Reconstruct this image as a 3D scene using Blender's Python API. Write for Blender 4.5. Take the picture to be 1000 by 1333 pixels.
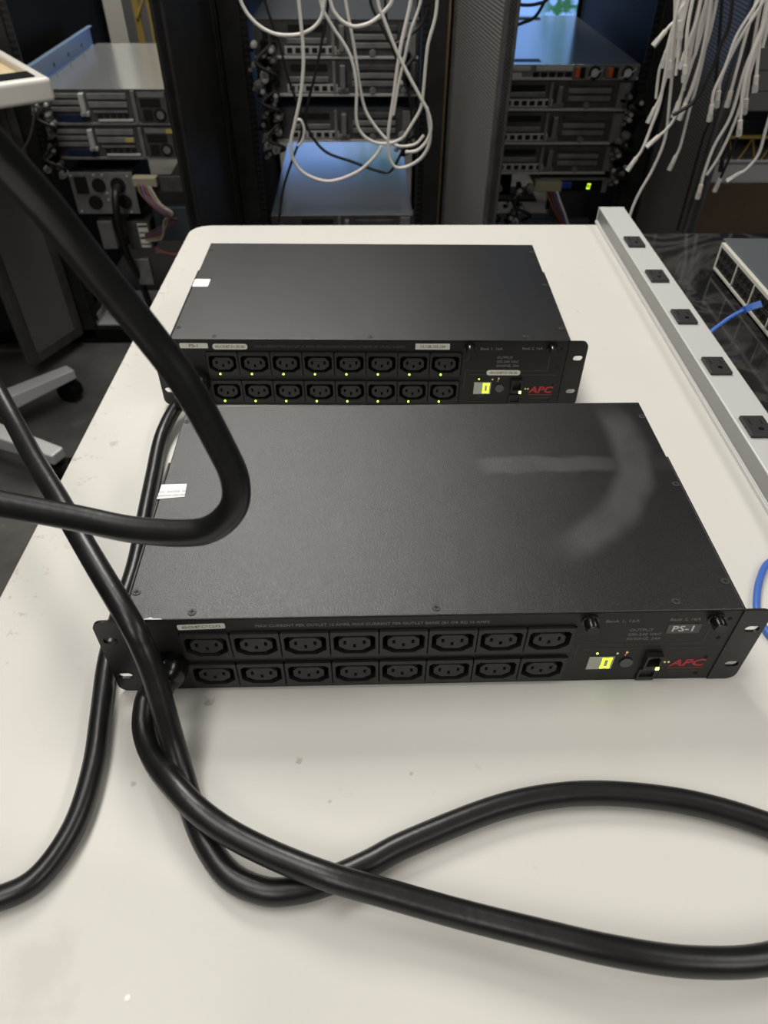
import bpy, bmesh, math, random
from mathutils import Vector, Matrix
S = bpy.context.scene
for o in list(bpy.data.objects): bpy.data.objects.remove(o, do_unlink=True)
COL = S.collection
T = 0.76                                   # bench top height
# ------------------------------------------------------------------ camera
PITCH, YAW, ROLL, FPX = 0.7543, -0.0352, 0.0100, 916.77
CAM = Vector((-0.0488, -0.3098, 0.4776 + T))
FW = Vector((-math.sin(YAW)*math.cos(PITCH), math.cos(YAW)*math.cos(PITCH), -math.sin(PITCH)))
_r = Vector((math.cos(YAW), math.sin(YAW), 0)); _u = _r.cross(FW)
RT = _r*math.cos(ROLL) + _u*math.sin(ROLL); UP = -_r*math.sin(ROLL) + _u*math.cos(ROLL)
cd = bpy.data.cameras.new('camera'); cam = bpy.data.objects.new('camera', cd); COL.objects.link(cam)
cd.sensor_fit = 'VERTICAL'; cd.sensor_height = 36.0; cd.lens = 36.0*FPX/1333.0; cd.clip_start = 0.01
cd.dof.use_dof = True; cd.dof.focus_distance = 0.60; cd.dof.aperture_fstop = cd.lens/2.7
cam.matrix_world = Matrix(((RT.x, UP.x, -FW.x, CAM.x), (RT.y, UP.y, -FW.y, CAM.y), (RT.z, UP.z, -FW.z, CAM.z), (0, 0, 0, 1)))
S.camera = cam
def ray(px, py): return FW + RT*((px-500)/FPX) - UP*((py-666.5)/FPX)
def at_z(px, py, z):                       # pixel -> point at height z above the bench top
    d = ray(px, py); t = (z + T - CAM.z)/d.z; return CAM + d*t
def at_y(px, py, Y):                       # pixel -> point on the upright plane y = Y
    d = ray(px, py); t = (Y - CAM.y)/d.y; return CAM + d*t
def at_d(px, py, dep): return CAM + ray(px, py)*dep
# ------------------------------------------------------------------ world, lights, exposure
S.view_settings.view_transform = 'Standard'; S.view_settings.look = 'None'
S.view_settings.exposure = 0.22; S.view_settings.gamma = 1.0
try: S.view_settings.use_curve_mapping = False
except Exception: pass
W = bpy.data.worlds.new('room_light'); S.world = W; W.use_nodes = True
W.node_tree.nodes['Background'].inputs[0].default_value = (1.0, 0.98, 0.95, 1)
W.node_tree.nodes['Background'].inputs[1].default_value = 0.07
def area(name, loc, sx, sy, power, col=(1, 0.965, 0.905), rot=(0, 0, 0)):
    l = bpy.data.lights.new(name, 'AREA'); l.shape = 'RECTANGLE'; l.size = sx; l.size_y = sy
    l.energy = power; l.color = col
    o = bpy.data.objects.new(name, l); o.location = loc; o.rotation_euler = rot; COL.objects.link(o); return o
for lx, ly, lp in ((-0.75, 0.15, 16), (-0.50, 1.85, 41), (-0.75, 3.65, 55), (1.75, 0.15, 13), (-0.75, -1.55, 14), (1.75, -1.55, 14)):
    area('ceiling_lamp', (lx, ly, 2.75), 0.6, 1.2, lp)
# ------------------------------------------------------------------ materials
MATS = {}
def M(name, col, rough=0.5, metal=0.0, emit=None, estr=0.0, bump=None, vary=None, spec=0.5):
    """vary=(scale, amount): mottled colour; bump=(scale, strength)"""
    m = bpy.data.materials.new(name); m.use_nodes = True; nt = m.node_tree; b = nt.nodes['Principled BSDF']
    c = (col[0], col[1], col[2], 1) if not isinstance(col, (int, float)) else (col, col, col, 1)
    b.inputs['Base Color'].default_value = c; b.inputs['Roughness'].default_value = rough
    b.inputs['Metallic'].default_value = metal; b.inputs['Specular IOR Level'].default_value = spec
    if emit: b.inputs['Emission Color'].default_value = (*emit, 1); b.inputs['Emission Strength'].default_value = estr
    if bump or vary: tc = nt.nodes.new('ShaderNodeTexCoord')
    if vary:
        n = nt.nodes.new('ShaderNodeTexNoise'); n.inputs['Scale'].default_value = vary[0]; n.inputs['Detail'].default_value = 6
        nt.links.new(tc.outputs['Object'], n.inputs['Vector'])
        r = nt.nodes.new('ShaderNodeMapRange'); r.inputs[1].default_value = 0.3; r.inputs[2].default_value = 0.7
        r.inputs[3].default_value = 1-vary[1]; r.inputs[4].default_value = 1+vary[1]; nt.links.new(n.outputs[0], r.inputs[0])
        x = nt.nodes.new('ShaderNodeVectorMath'); x.operation = 'SCALE'; x.inputs[0].default_value = c[:3]
        nt.links.new(r.outputs[0], x.inputs['Scale']); nt.links.new(x.outputs[0], b.inputs['Base Color'])
    if bump:
        n = nt.nodes.new('ShaderNodeTexNoise'); n.inputs['Scale'].default_value = bump[0]; n.inputs['Detail'].default_value = 3
        nt.links.new(tc.outputs['Object'], n.inputs['Vector'])
        bp = nt.nodes.new('ShaderNodeBump'); bp.inputs['Strength'].default_value = bump[1]; bp.inputs['Distance'].default_value = 0.001
        nt.links.new(n.outputs[0], bp.inputs['Height']); nt.links.new(bp.outputs[0], b.inputs['Normal'])
    MATS[name] = m; return m
def math_node(nt, op, a, b=None, c=None, clamp=False):
    n = nt.nodes.new('ShaderNodeMath'); n.operation = op; n.use_clamp = clamp
    for i, v in enumerate((a, b, c)):
        if v is None: continue
        if isinstance(v, (int, float)): n.inputs[i].default_value = v
        else: nt.links.new(v, n.inputs[i])
    return n.outputs[0]
def mix_col(nt, fac, a, b):
    n = nt.nodes.new('ShaderNodeMix'); n.data_type = 'RGBA'
    if isinstance(fac, (int, float)): n.inputs[0].default_value = fac
    else: nt.links.new(fac, n.inputs[0])
    for i, v in ((6, a), (7, b)):
        if isinstance(v, tuple): n.inputs[i].default_value = (*v, 1)
        else: nt.links.new(v, n.inputs[i])
    return n.outputs[2]
def noise(nt, vec, scale, detail=4, rough=0.5, dist=0.0):
    n = nt.nodes.new('ShaderNodeTexNoise'); n.inputs['Scale'].default_value = scale; n.inputs['Detail'].default_value = detail
    n.inputs['Roughness'].default_value = rough; n.inputs['Distortion'].default_value = dist
    nt.links.new(vec, n.inputs['Vector']); return n.outputs[0]
def ramp(nt, v, lo, hi, a=0.0, b=1.0):
    n = nt.nodes.new('ShaderNodeMapRange'); n.interpolation_type = 'SMOOTHSTEP'
    for i, k in enumerate((lo, hi, a, b)): n.inputs[i+1].default_value = k
    nt.links.new(v, n.inputs[0]); return n.outputs[0]
# plain materials
M('bench_edge', (0.66, 0.63, 0.56), 0.5); M('grey_metal', 0.20, 0.45, 0.4)
M('black_paint', 0.0075, 0.42, bump=(700, 0.12)); M('black_panel', (0.0065, 0.0065, 0.0065), 0.5, bump=(900, 0.06))
M('socket_tile', 0.014, 0.45); M('socket_core', 0.024, 0.5); M('void', 0.002, 0.8)
M('gloss_black', 0.006, 0.2); M('rubber', (0.0095, 0.0095, 0.0100), 0.33, bump=(180, 0.16), vary=(35, 0.35))
M('print_grey', 0.23, 0.6); M('print_dim', 0.09, 0.6); M('print_white', 0.85, 0.6); M('print_black', 0.03, 0.7)
M('label_white', (0.80, 0.78, 0.70), 0.55); M('sticker_white', 0.93, 0.5); M('tag_grey', (0.11, 0.11, 0.102), 0.55)
M('red_print', (0.50, 0.035, 0.045), 0.5)
M('lcd', (0.55, 0.56, 0.48), 0.35); M('digit', (0.75, 0.95, 0.05), 0.5, emit=(0.70, 1.0, 0.03), estr=1.3)
M('led_green', (0.5, 0.9, 0.1), 0.4, emit=(0.55, 1.0, 0.10), estr=2.2); M('led_bright', (0.7, 1, 0.3), 0.4, emit=(0.75, 1.0, 0.25), estr=3.5)
M('led_orange', (0.8, 0.25, 0.08), 0.5, emit=(1, 0.25, 0.1), estr=0.25); M('led_amber', (0.65, 0.6, 0.2), 0.5, emit=(0.8, 0.7, 0.3), estr=0.3)
M('button_grey', (0.10, 0.11, 0.12), 0.5); M('screw_steel', 0.06, 0.5, 0.3); M('screw_slot', 0.01, 0.7)
M('aluminium', (0.64, 0.64, 0.625), 0.42, 0.15); M('aluminium_side', (0.33, 0.33, 0.325), 0.4, 0.5)
M('receptacle', 0.028, 0.5); M('brass', (0.5, 0.38, 0.2), 0.35, 1.0)
M('switch_top', (0.085, 0.095, 0.105), 0.5); M('cream', (0.60, 0.58, 0.51), 0.5); M('port_dark', 0.012, 0.4)
M('blue_cable', (0.055, 0.155, 0.55), 0.38, bump=(300, 0.15)); M('white_cable', (0.80, 0.77, 0.72), 0.45); M('white_plug', (0.78, 0.73, 0.66), 0.35)
M('clear_plug', (0.60, 0.60, 0.58), 0.2, spec=0.7); M('black_cable', 0.012, 0.45)
M('rack_black', 0.006, 0.6, spec=0.12); M('rack_side', (0.014, 0.014, 0.014), 0.5, vary=(18, 0.4))
M('steel', (0.26, 0.26, 0.255), 0.42, 0.4, vary=(30, 0.2)); M('steel_dark', (0.085, 0.085, 0.085), 0.5, 0.3, vary=(25, 0.3)); M('steel_light', (0.60, 0.60, 0.57), 0.4, 0.3)
M('lid', (0.60, 0.62, 0.63), 0.19, 0.75); M('rail_steel_bluelit', (0.30, 0.42, 0.62), 0.35, 0.5); M('lid_dark', (0.09, 0.105, 0.125), 0.4, 0.5)  # blue of the slide rail steel is blue light painted into its colour
M('psu_fan', (0.60, 0.66, 0.62), 0.5); M('latch_orange', (0.75, 0.14, 0.03), 0.45); M('port_blue', (0.02, 0.07, 0.35), 0.4); M('port_navy', (0.008, 0.018, 0.05), 0.4); M('tag_yellow', (0.5, 0.40, 0.10), 0.5)
M('cart_white', (0.74, 0.72, 0.66), 0.35); M('cart_silver', (0.62, 0.62, 0.61), 0.4, 0.2); M('beech', (0.66, 0.53, 0.33), 0.5, vary=(12, 0.1))
M('pillar_white', (0.62, 0.60, 0.52), 0.6); M('wall_grey', (0.10, 0.10, 0.105), 0.8); M('case_grey', (0.16, 0.16, 0.16), 0.6); M('yellow_frame', (0.38, 0.27, 0.07), 0.5)
M('cardboard', (0.085, 0.056, 0.034), 0.8, vary=(6, 0.15)); M('pale_plastic', (0.40, 0.40, 0.41), 0.45)
M('ribbon_red', (0.20, 0.045, 0.03), 0.6); M('ribbon_brown', (0.13, 0.06, 0.035), 0.6); M('ribbon_violet', (0.10, 0.08, 0.18), 0.6); M('ribbon_grey', 0.20, 0.6); M('connector_cream', (0.36, 0.33, 0.23), 0.5)
M('paint_chip', 0.75, 0.5); M('bag_white', 0.7, 0.5)
# white laminate bench top with faint grime
m = M('laminate', (0.70, 0.685, 0.637), 0.42, spec=0.4); nt = m.node_tree; b = nt.nodes['Principled BSDF']
tc = nt.nodes.new('ShaderNodeTexCoord').outputs['Object']; sx = nt.nodes.new('ShaderNodeSeparateXYZ'); nt.links.new(tc, sx.inputs[0])
c = mix_col(nt, ramp(nt, noise(nt, tc, 5, 5), 0.35, 0.7, 0, 0.25), (0.70, 0.685, 0.637), (0.63, 0.617, 0.572))
grime = math_node(nt, 'MULTIPLY', ramp(nt, noise(nt, tc, 38, 5, 0.7), 0.60, 0.72), ramp(nt, noise(nt, tc, 4.5, 2), 0.52, 0.66))
edge = ramp(nt, sx.outputs[0], -0.345, -0.315, 1, 0)
scuff = math_node(nt, 'MULTIPLY', edge, ramp(nt, noise(nt, tc, 60, 4, 0.7), 0.58, 0.68))
c = mix_col(nt, math_node(nt, 'MULTIPLY', grime, 0.22), c, (0.38, 0.33, 0.25))
def blot_at(c, px, py, rad, amt, col, scale):
    v = at_z(px, py, 0); dn = nt.nodes.new('ShaderNodeVectorMath'); dn.operation = 'DISTANCE'; nt.links.new(tc, dn.inputs[0]); dn.inputs[1].default_value = (v.x, v.y, 0)
    d = math_node(nt, 'ADD', dn.outputs['Value'], math_node(nt, 'MULTIPLY', math_node(nt, 'SUBTRACT', noise(nt, tc, scale, 4), 0.5), rad*2.2))
    return mix_col(nt, ramp(nt, d, rad*0.35, rad, amt, 0), c, col)
for sp in ((271, 914, 0.005, 0.55, 260), (389, 990, 0.003, 0.5, 260), (173, 1021, 0.0025, 0.5, 260), (430, 1043, 0.002, 0.5, 260), (535, 1007, 0.002, 0.5, 260), (148, 578, 0.006, 0.35, 200), (752, 405, 0.003, 0.3, 200)):
    c = blot_at(c, sp[0], sp[1], sp[2], sp[3], (0.30, 0.25, 0.18), sp[4])
c = blot_at(c, 55, 1265, 0.028, 0.30, (0.52, 0.49, 0.43), 40); c = mix_col(nt, math_node(nt, 'MULTIPLY', scuff, 0.5), c, (0.40, 0.33, 0.25))
nt.links.new(c, b.inputs['Base Color'])
bp = nt.nodes.new('ShaderNodeBump'); bp.inputs['Strength'].default_value = 0.05; bp.inputs['Distance'].default_value = 0.001
nt.links.new(noise(nt, tc, 260, 2), bp.inputs['Height']); nt.links.new(bp.outputs[0], b.inputs['Normal'])
# black polished stone-look top of the other bench
m = M('black_stone', 0.015, 0.09); nt = m.node_tree; b = nt.nodes['Principled BSDF']
tc = nt.nodes.new('ShaderNodeTexCoord').outputs['Object']
v = noise(nt, tc, 5.0, 7, 0.6, 1.6); band = math_node(nt, 'ABSOLUTE', math_node(nt, 'SUBTRACT', v, 0.5))
c = mix_col(nt, ramp(nt, band, 0.0, 0.07, 0.5, 0), (0.014, 0.014, 0.015), (0.085, 0.081, 0.075))
c = mix_col(nt, ramp(nt, noise(nt, tc, 3, 3), 0.45, 0.7, 0, 0.5), c, (0.03, 0.028, 0.026)); nt.links.new(c, b.inputs['Base Color'])
# floor
m = M('floor_concrete', 0.05, 0.6); nt = m.node_tree; b = nt.nodes['Principled BSDF']
tc = nt.nodes.new('ShaderNodeTexCoord').outputs['Object']
c = mix_col(nt, ramp(nt, noise(nt, tc, 3, 6, 0.6), 0.3, 0.7), (0.045, 0.043, 0.040), (0.115, 0.11, 0.10))
c = mix_col(nt, ramp(nt, noise(nt, tc, 14, 6, 0.7), 0.58, 0.75, 0, 0.5), c, (0.16, 0.15, 0.135)); nt.links.new(c, b.inputs['Base Color'])
# perforated steel door
def perforated(name, base, hole, scale):
    m = M(name, base, 0.5, 0.3); nt = m.node_tree; b = nt.nodes['Principled BSDF']
    tc = nt.nodes.new('ShaderNodeTexCoord').outputs['Object']
    mp = nt.nodes.new('ShaderNodeMapping'); nt.links.new(tc, mp.inputs[0]); mp.inputs['Rotation'].default_value = (0.785, 0, 0)
    vo = nt.nodes.new('ShaderNodeTexVoronoi'); vo.voronoi_dimensions = '3D'; vo.inputs['Scale'].default_value = scale; vo.inputs['Randomness'].default_value = 0
    nt.links.new(mp.outputs[0], vo.inputs['Vector'])
    nt.links.new(mix_col(nt, ramp(nt, vo.outputs['Distance'], 0.40, 0.52, 1, 0), base, hole), b.inputs['Base Color'])
perforated('perforated_steel', (0.30, 0.29, 0.27), (0.012, 0.012, 0.012), 190)
# rack rail with square holes
m = M('rail_holes', 0.02, 0.45); nt = m.node_tree; b = nt.nodes['Principled BSDF']
tc = nt.nodes.new('ShaderNodeTexCoord').outputs['Object']; sz = nt.nodes.new('ShaderNodeSeparateXYZ'); nt.links.new(tc, sz.inputs[0])
fr = math_node(nt, 'FRACT', math_node(nt, 'MULTIPLY', sz.outputs[2], 1/0.01588))
nt.links.new(mix_col(nt, ramp(nt, fr, 0.45, 0.55), (0.018, 0.018, 0.02), (0.001, 0.001, 0.001)), b.inputs['Base Color'])
# powder-coated lid; the front unit carries wiped smears
def coated(name, smear):
    m = M(name, 0.013, 0.44, spec=0.85); nt = m.node_tree; b = nt.nodes['Principled BSDF']
    tc = nt.nodes.new('ShaderNodeTexCoord').outputs['Object']; s = nt.nodes.new('ShaderNodeSeparateXYZ'); nt.links.new(tc, s.inputs[0])
    X, Y = s.outputs[0], s.outputs[1]
    grain = noise(nt, tc, 1500, 2); blot = noise(nt, tc, 9, 5)
    c = mix_col(nt, ramp(nt, grain, 0.35, 0.75), (0.0035, 0.0035, 0.0035), (0.0125, 0.0125, 0.012))
    c = mix_col(nt, ramp(nt, blot, 0.4, 0.75, 0, 0.3), c, (0.018, 0.0175, 0.0165))
    speck = ramp(nt, noise(nt, tc, 330, 2, 0.6), 0.76, 0.80, 0, 0.6); c = mix_col(nt, speck, c, (0.10, 0.10, 0.095))
    R = math_node(nt, 'ADD', 0.29, math_node(nt, 'MULTIPLY', blot, 0.05))
    if smear:
        wob = math_node(nt, 'MULTIPLY', math_node(nt, 'SUBTRACT', noise(nt, tc, 26, 4), 0.5), 0.016)
        dx = math_node(nt, 'SUBTRACT', X, 0.040); dy = math_node(nt, 'SUBTRACT', Y, 0.200)
        rad = math_node(nt, 'SQRT', math_node(nt, 'ADD', math_node(nt, 'MULTIPLY', dx, dx), math_node(nt, 'MULTIPLY', dy, dy)))
        dr = math_node(nt, 'ABSOLUTE', math_node(nt, 'SUBTRACT', math_node(nt, 'ADD', rad, wob), 0.152))
        ang = math_node(nt, 'ARCTAN2', dy, dx)
        arc = math_node(nt, 'MULTIPLY', ramp(nt, dr, 0.006, 0.021, 1, 0), math_node(nt, 'MULTIPLY', ramp(nt, ang, -1.28, -1.0), ramp(nt, ang, 0.05, 0.45, 1, 0)))
        yy = math_node(nt, 'ABSOLUTE', math_node(nt, 'SUBTRACT', math_node(nt, 'ADD', Y, wob), 0.164))
        bar = math_node(nt, 'MULTIPLY', ramp(nt, yy, 0.007, 0.013, 1, 0), math_node(nt, 'MULTIPLY', ramp(nt, math_node(nt, 'ADD', X, math_node(nt, 'MULTIPLY', wob, 2.0)), 0.050, 0.058), ramp(nt, X, 0.10, 0.21, 1, 0.15)))
        f = math_node(nt, 'MAXIMUM', arc, bar)
        f = math_node(nt, 'MULTIPLY', f, ramp(nt, noise(nt, tc, 14, 5), 0.25, 0.65, 0.45, 1.0))
        c = mix_col(nt, math_node(nt, 'MULTIPLY', f, 0.85), c, (0.055, 0.056, 0.058))
        R = math_node(nt, 'ADD', R, math_node(nt, 'MULTIPLY', f, 0.12))
    nt.links.new(c, b.inputs['Base Color']); nt.links.new(R, b.inputs['Roughness'])
    bp = nt.nodes.new('ShaderNodeBump'); bp.inputs['Strength'].default_value = 0.5; bp.inputs['Distance'].default_value = 0.0006
    nt.links.new(grain, bp.inputs['Height']); nt.links.new(bp.outputs[0], b.inputs['Normal'])
coated('coated_lid_smeared', True); coated('coated_lid', False)
# blue desktop picture with foliage for the far screen
m = M('screen_picture', 0.02, 0.3); nt = m.node_tree; b = nt.nodes['Principled BSDF']
tc = nt.nodes.new('ShaderNodeTexCoord').outputs['Object']
sp = nt.nodes.new('ShaderNodeSeparateXYZ'); nt.links.new(tc, sp.inputs[0])
leaf = math_node(nt, 'MULTIPLY', ramp(nt, noise(nt, tc, 16, 6, 0.7), 0.46, 0.54), ramp(nt, math_node(nt, 'ABSOLUTE', math_node(nt, 'SUBTRACT', sp.outputs[0], 0.22)), 0.10, 0.20, 1, 0))
c = mix_col(nt, leaf, (0.24, 0.45, 0.95), (0.03, 0.13, 0.07))
nt.links.new(c, b.inputs['Emission Color']); b.inputs['Emission Strength'].default_value = 0.95
# ------------------------------------------------------------------ mesh helpers
class MB:
    def __init__(s): s.v = []; s.f = []
    def box(s, x0, x1, y0, y1, z0, z1):
        n = len(s.v); s.v += [(x, y, z) for z in (z0, z1) for y in (y0, y1) for x in (x0, x1)]
        s.f += [tuple(n+i for i in q) for q in ((0, 2, 3, 1), (4, 5, 7, 6), (0, 1, 5, 4), (2, 6, 7, 3), (0, 4, 6, 2), (1, 3, 7, 5))]; return s
    def cyl(s, c, ax, r, h, n=16, r2=None):
        """centre of the base, axis index 0/1/2, signed height"""
        r2 = r if r2 is None else r2; k = len(s.v); c = Vector(c); e = [Vector((1, 0, 0)), Vector((0, 1, 0)), Vector((0, 0, 1))]
        a, b2, d = e[(ax+1) % 3], e[(ax+2) % 3], e[ax]
        for rr, hh in ((r, 0), (r2, h)):
            for i in range(n):
                t = 2*math.pi*i/n; s.v.append(tuple(c + a*rr*math.cos(t) + b2*rr*math.sin(t) + d*hh))
        for i in range(n):
            j = (i+1) % n; q = (k+i, k+j, k+n+j, k+n+i); s.f.append(q if h > 0 else q[::-1])
        b0 = tuple(k+i for i in range(n)); t0 = tuple(k+n+i for i in range(n))
        s.f += [b0[::-1], t0] if h > 0 else [b0, t0[::-1]]; return s
    def lathe(s, c, ax, prof, n=20):
        """prof: (radius, offset along axis) pairs, closed at both ends"""
        k = len(s.v); c = Vector(c); e = [Vector((1, 0, 0)), Vector((0, 1, 0)), Vector((0, 0, 1))]; a, b2, d = e[(ax+1) % 3], e[(ax+2) % 3], e[ax]
        for r, h in prof:
            for i in range(n):
                t = 2*math.pi*i/n; s.v.append(tuple(c + a*r*math.cos(t) + b2*r*math.sin(t) + d*h))
        m_ = len(prof)
        for j in range(m_-1):
            for i in range(n):
                i2 = (i+1) % n; s.f.append((k+j*n+i, k+j*n+i2, k+(j+1)*n+i2, k+(j+1)*n+i))
        s.f += [tuple(k+i for i in range(n))[::-1], tuple(k+(m_-1)*n+i for i in range(n))]; return s
    def prism(s, pts, ax, a0, a1):
        """closed outline in the plane normal to axis ax (ax=1: (x,z), ax=2: (x,y), ax=0: (y,z)), extruded a0..a1"""
        k = len(s.v); n = len(pts)
        for a in (a0, a1):
            for p in pts: s.v.append((p[0], a, p[1]) if ax == 1 else (p[0], p[1], a) if ax == 2 else (a, p[0], p[1]))
        for i in range(n): j = (i+1) % n; s.f.append((k+i, k+j, k+n+j, k+n+i))
        s.f += [tuple(k+i for i in range(n))[::-1], tuple(k+n+i for i in range(n))]; return s
    def plate(s, outer, holes, y0, y1):
        """x,z outline with holes, between y0 (front) and y1"""
        bm = bmesh.new(); es = []; loops = []
        for lp in [outer] + holes:
            vs = [bm.verts.new((p[0], y0, p[1])) for p in lp]; loops.append(len(vs))
            es += [bm.edges.new((vs[i], vs[(i+1) % len(vs)])) for i in range(len(vs))]
        bm.verts.index_update(); bmesh.ops.triangle_fill(bm, use_beauty=True, use_dissolve=False, edges=es)
        k = len(s.v); bm.verts.ensure_lookup_table(); n = len(bm.verts)
        s.v += [tuple(v.co) for v in bm.verts] + [(v.co.x, y1, v.co.z) for v in bm.verts]
        for f in bm.faces:
            ids = [v.index for v in f.verts]
            if f.normal.y > 0: ids = ids[::-1]
            s.f.append(tuple(k+i for i in ids)); s.f.append(tuple(k+n+i for i in ids[::-1]))
        o = 0
        for L in loops:
            for i in range(L): a, b2 = o+i, o+(i+1) % L; s.f.append((k+a, k+b2, k+n+b2, k+n+a))
            o += L
        bm.free(); return s
    def tube(s, pts, r, n=12, sub=8, closed_ends=True):
        P = [Vector(p) for p in pts]; Q = []
        for i in range(len(P)-1):
            p0 = P[max(i-1, 0)]; p1 = P[i]; p2 = P[i+1]; p3 = P[min(i+2, len(P)-1)]
            for j in range(sub):
                t = j/sub; Q.append(0.5*((2*p1) + (p2-p0)*t + (2*p0-5*p1+4*p2-p3)*t*t + (3*p1-p0-3*p2+p3)*t*t*t))
        Q.append(P[-1]); k = len(s.v); nrm = None
        for i, q in enumerate(Q):
            t = (Q[min(i+1, len(Q)-1)] - Q[max(i-1, 0)]).normalized()
            if nrm is None:
                nrm = t.cross(Vector((0, 0, 1)));  nrm = nrm if nrm.length > 0.1 else t.cross(Vector((1, 0, 0))); nrm.normalize()
            nrm = (nrm - t*nrm.dot(t)).normalized(); bn = t.cross(nrm)
            for a in range(n):
                w = 2*math.pi*a/n; s.v.append(tuple(q + nrm*r*math.cos(w) + bn*r*math.sin(w)))
        for i in range(len(Q)-1):
            for a in range(n): c2 = (a+1) % n; s.f.append((k+i*n+a, k+i*n+c2, k+(i+1)*n+c2, k+(i+1)*n+a))
        if closed_ends: s.f += [tuple(k+a for a in range(n))[::-1], tuple(k+(len(Q)-1)*n+a for a in range(n))]
        return s
    def mesh(s, name, mat):
        me = bpy.data.meshes.new(name); me.from_pydata(s.v, [], s.f); me.materials.append(MATS[mat])
        bm = bmesh.new(); bm.from_mesh(me); bmesh.ops.recalc_face_normals(bm, faces=bm.faces); bm.to_mesh(me); bm.free(); return me
    def build(s, name, mat, parent=None, bevel=0.0, smooth=False, seg=2, loc=None):
        o = obj(name, s.mesh(name, mat), parent, loc)
        if smooth:
            for p in o.data.polygons: p.use_smooth = True
            o.data.set_sharp_from_angle(angle=0.7)
        if bevel:
            b = o.modifiers.new('bevel', 'BEVEL'); b.width = bevel; b.segments = seg; b.limit_method = 'ANGLE'; b.angle_limit = 0.7
        return o
def obj(name, me, parent=None, loc=None):
    o = bpy.data.objects.new(name, me); COL.objects.link(o)
    if parent: o.parent = parent
    if loc: o.location = loc
    return o
def tag(o, label=None, cat=None, group=None, kind=None):
    if label: o['label'] = label
    if cat: o['category'] = cat
    if group: o['group'] = group
    if kind: o['kind'] = kind
    return o
def thing(name, label, cat, loc=(0, 0, 0), rz=0, group=None):
    e = bpy.data.objects.new(name, None); COL.objects.link(e); e.location = loc; e.rotation_euler = (0, 0, rz); e.empty_display_size = 0.05
    return tag(e, label, cat, group)
def bx(name, mat, parent, x0, x1, y0, y1, z0, z1, bevel=0.0): return MB().box(x0, x1, y0, y1, z0, z1).build(name, mat, parent, bevel)
def rrect(x0, x1, z0, z1, r, n=5):
    out = []
    for cx, cz, a in ((x1-r, z1-r, 0), (x0+r, z1-r, 90), (x0+r, z0+r, 180), (x1-r, z0+r, 270)):
        out += [(cx + r*math.cos(math.radians(a+90*i/n)), cz + r*math.sin(math.radians(a+90*i/n))) for i in range(n+1)]
    return out
def slot(cx, cz, w, h, n=6):               # stadium hole
    return rrect(cx-w/2, cx+w/2, cz-h/2, cz+h/2, h/2-1e-5, n)
def text(name, body, mat, parent, x, y, z, size, align='CENTER', shear=0.0, sx=1.0, rot=(math.pi/2, 0, 0), bold=0.0, tilt=0.0, depth=0.00008):
    cu = bpy.data.curves.new(name, 'FONT'); cu.body = body; cu.size = size; cu.align_x = align; cu.align_y = 'CENTER'; cu.shear = shear
    cu.offset = bold; cu.extrude = depth; cu.resolution_u = 2
    tmp = bpy.data.objects.new(name, cu); COL.objects.link(tmp); bpy.context.view_layer.update()
    me = bpy.data.meshes.new_from_object(tmp.evaluated_get(bpy.context.evaluated_depsgraph_get()))
    bpy.data.objects.remove(tmp); bpy.data.curves.remove(cu)
    me.materials.clear(); me.materials.append(MATS[mat])
    o = obj(name, me, parent, (x, y, z)); o.rotation_euler = (rot[0], rot[1]+tilt, rot[2]); o.scale = (sx, 1, 1); return o
# ------------------------------------------------------------------ room
def struct(o): return tag(o, kind='structure')
struct(bx('floor', 'floor_concrete', None, -4.5, 4.5, -3.5, 5.2, -0.05, 0))
struct(bx('wall_back', 'wall_grey', None, -4.5, 4.5, 5.2, 5.3, 0, 2.9))
struct(bx('wall_left', 'wall_grey', None, -4.6, -4.5, -3.5, 5.2, 0, 2.9)); struct(bx('wall_right', 'wall_grey', None, 4.5, 4.6, -3.5, 5.2, 0, 2.9))
struct(bx('trim_1', 'pillar_white', None, -1.42, -1.254, 4.1, 4.25, 0, 2.9, 0.004))
struct(bx('trim_2', 'grey_metal', None, -1.254, -1.2, 4.1, 4.2, 0, 2.9, 0.004))
# ------------------------------------------------------------------ white workbench
tb = thing('workbench', 'white laminate workbench holding the two black power units', 'table', (0, 0, T))
TL, TR, YB, YF = -0.352, 0.412, 0.933, -0.62
pts = [(-0.388, YF)]
cx_, cy_, r_ = -0.345+0.035, YB-0.035, 0.035
pts = [(-0.392, YF), (0.395, YF), (0.412, YB-0.003)]
pts += [(cx_+r_*math.cos(math.radians(90+15*i)), cy_+r_*math.sin(math.radians(90+15*i))) for i in range(7)]
MB().prism(pts, 2, -0.028, 0).build('bench_top', 'laminate', tb, 0.002)
for x in (-0.31, 0.33):
    bx('leg', 'grey_metal', tb, x-0.025, x+0.025, 0.80, 0.85, -T, -0.03, 0.003); bx('leg', 'grey_metal', tb, x-0.025, x+0.025, -0.56, -0.51, -T, -0.03, 0.003)
bx('apron', 'grey_metal', tb, -0.29, 0.31, 0.81, 0.84, -0.10, -0.03)
# small bits of debris on the bench
for i, (px, py, r, mt, lb) in enumerate(((166, 1299, 0.0017, 'sticker_white', 'tiny white paper dot lying near the front left of the workbench'),)):
    v = at_z(px, py, 0.0003); tag(MB().cyl((v.x, v.y, T), 2, r, 0.0004, 14).build('paper_dot', mt), lb, 'paper dot')
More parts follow.
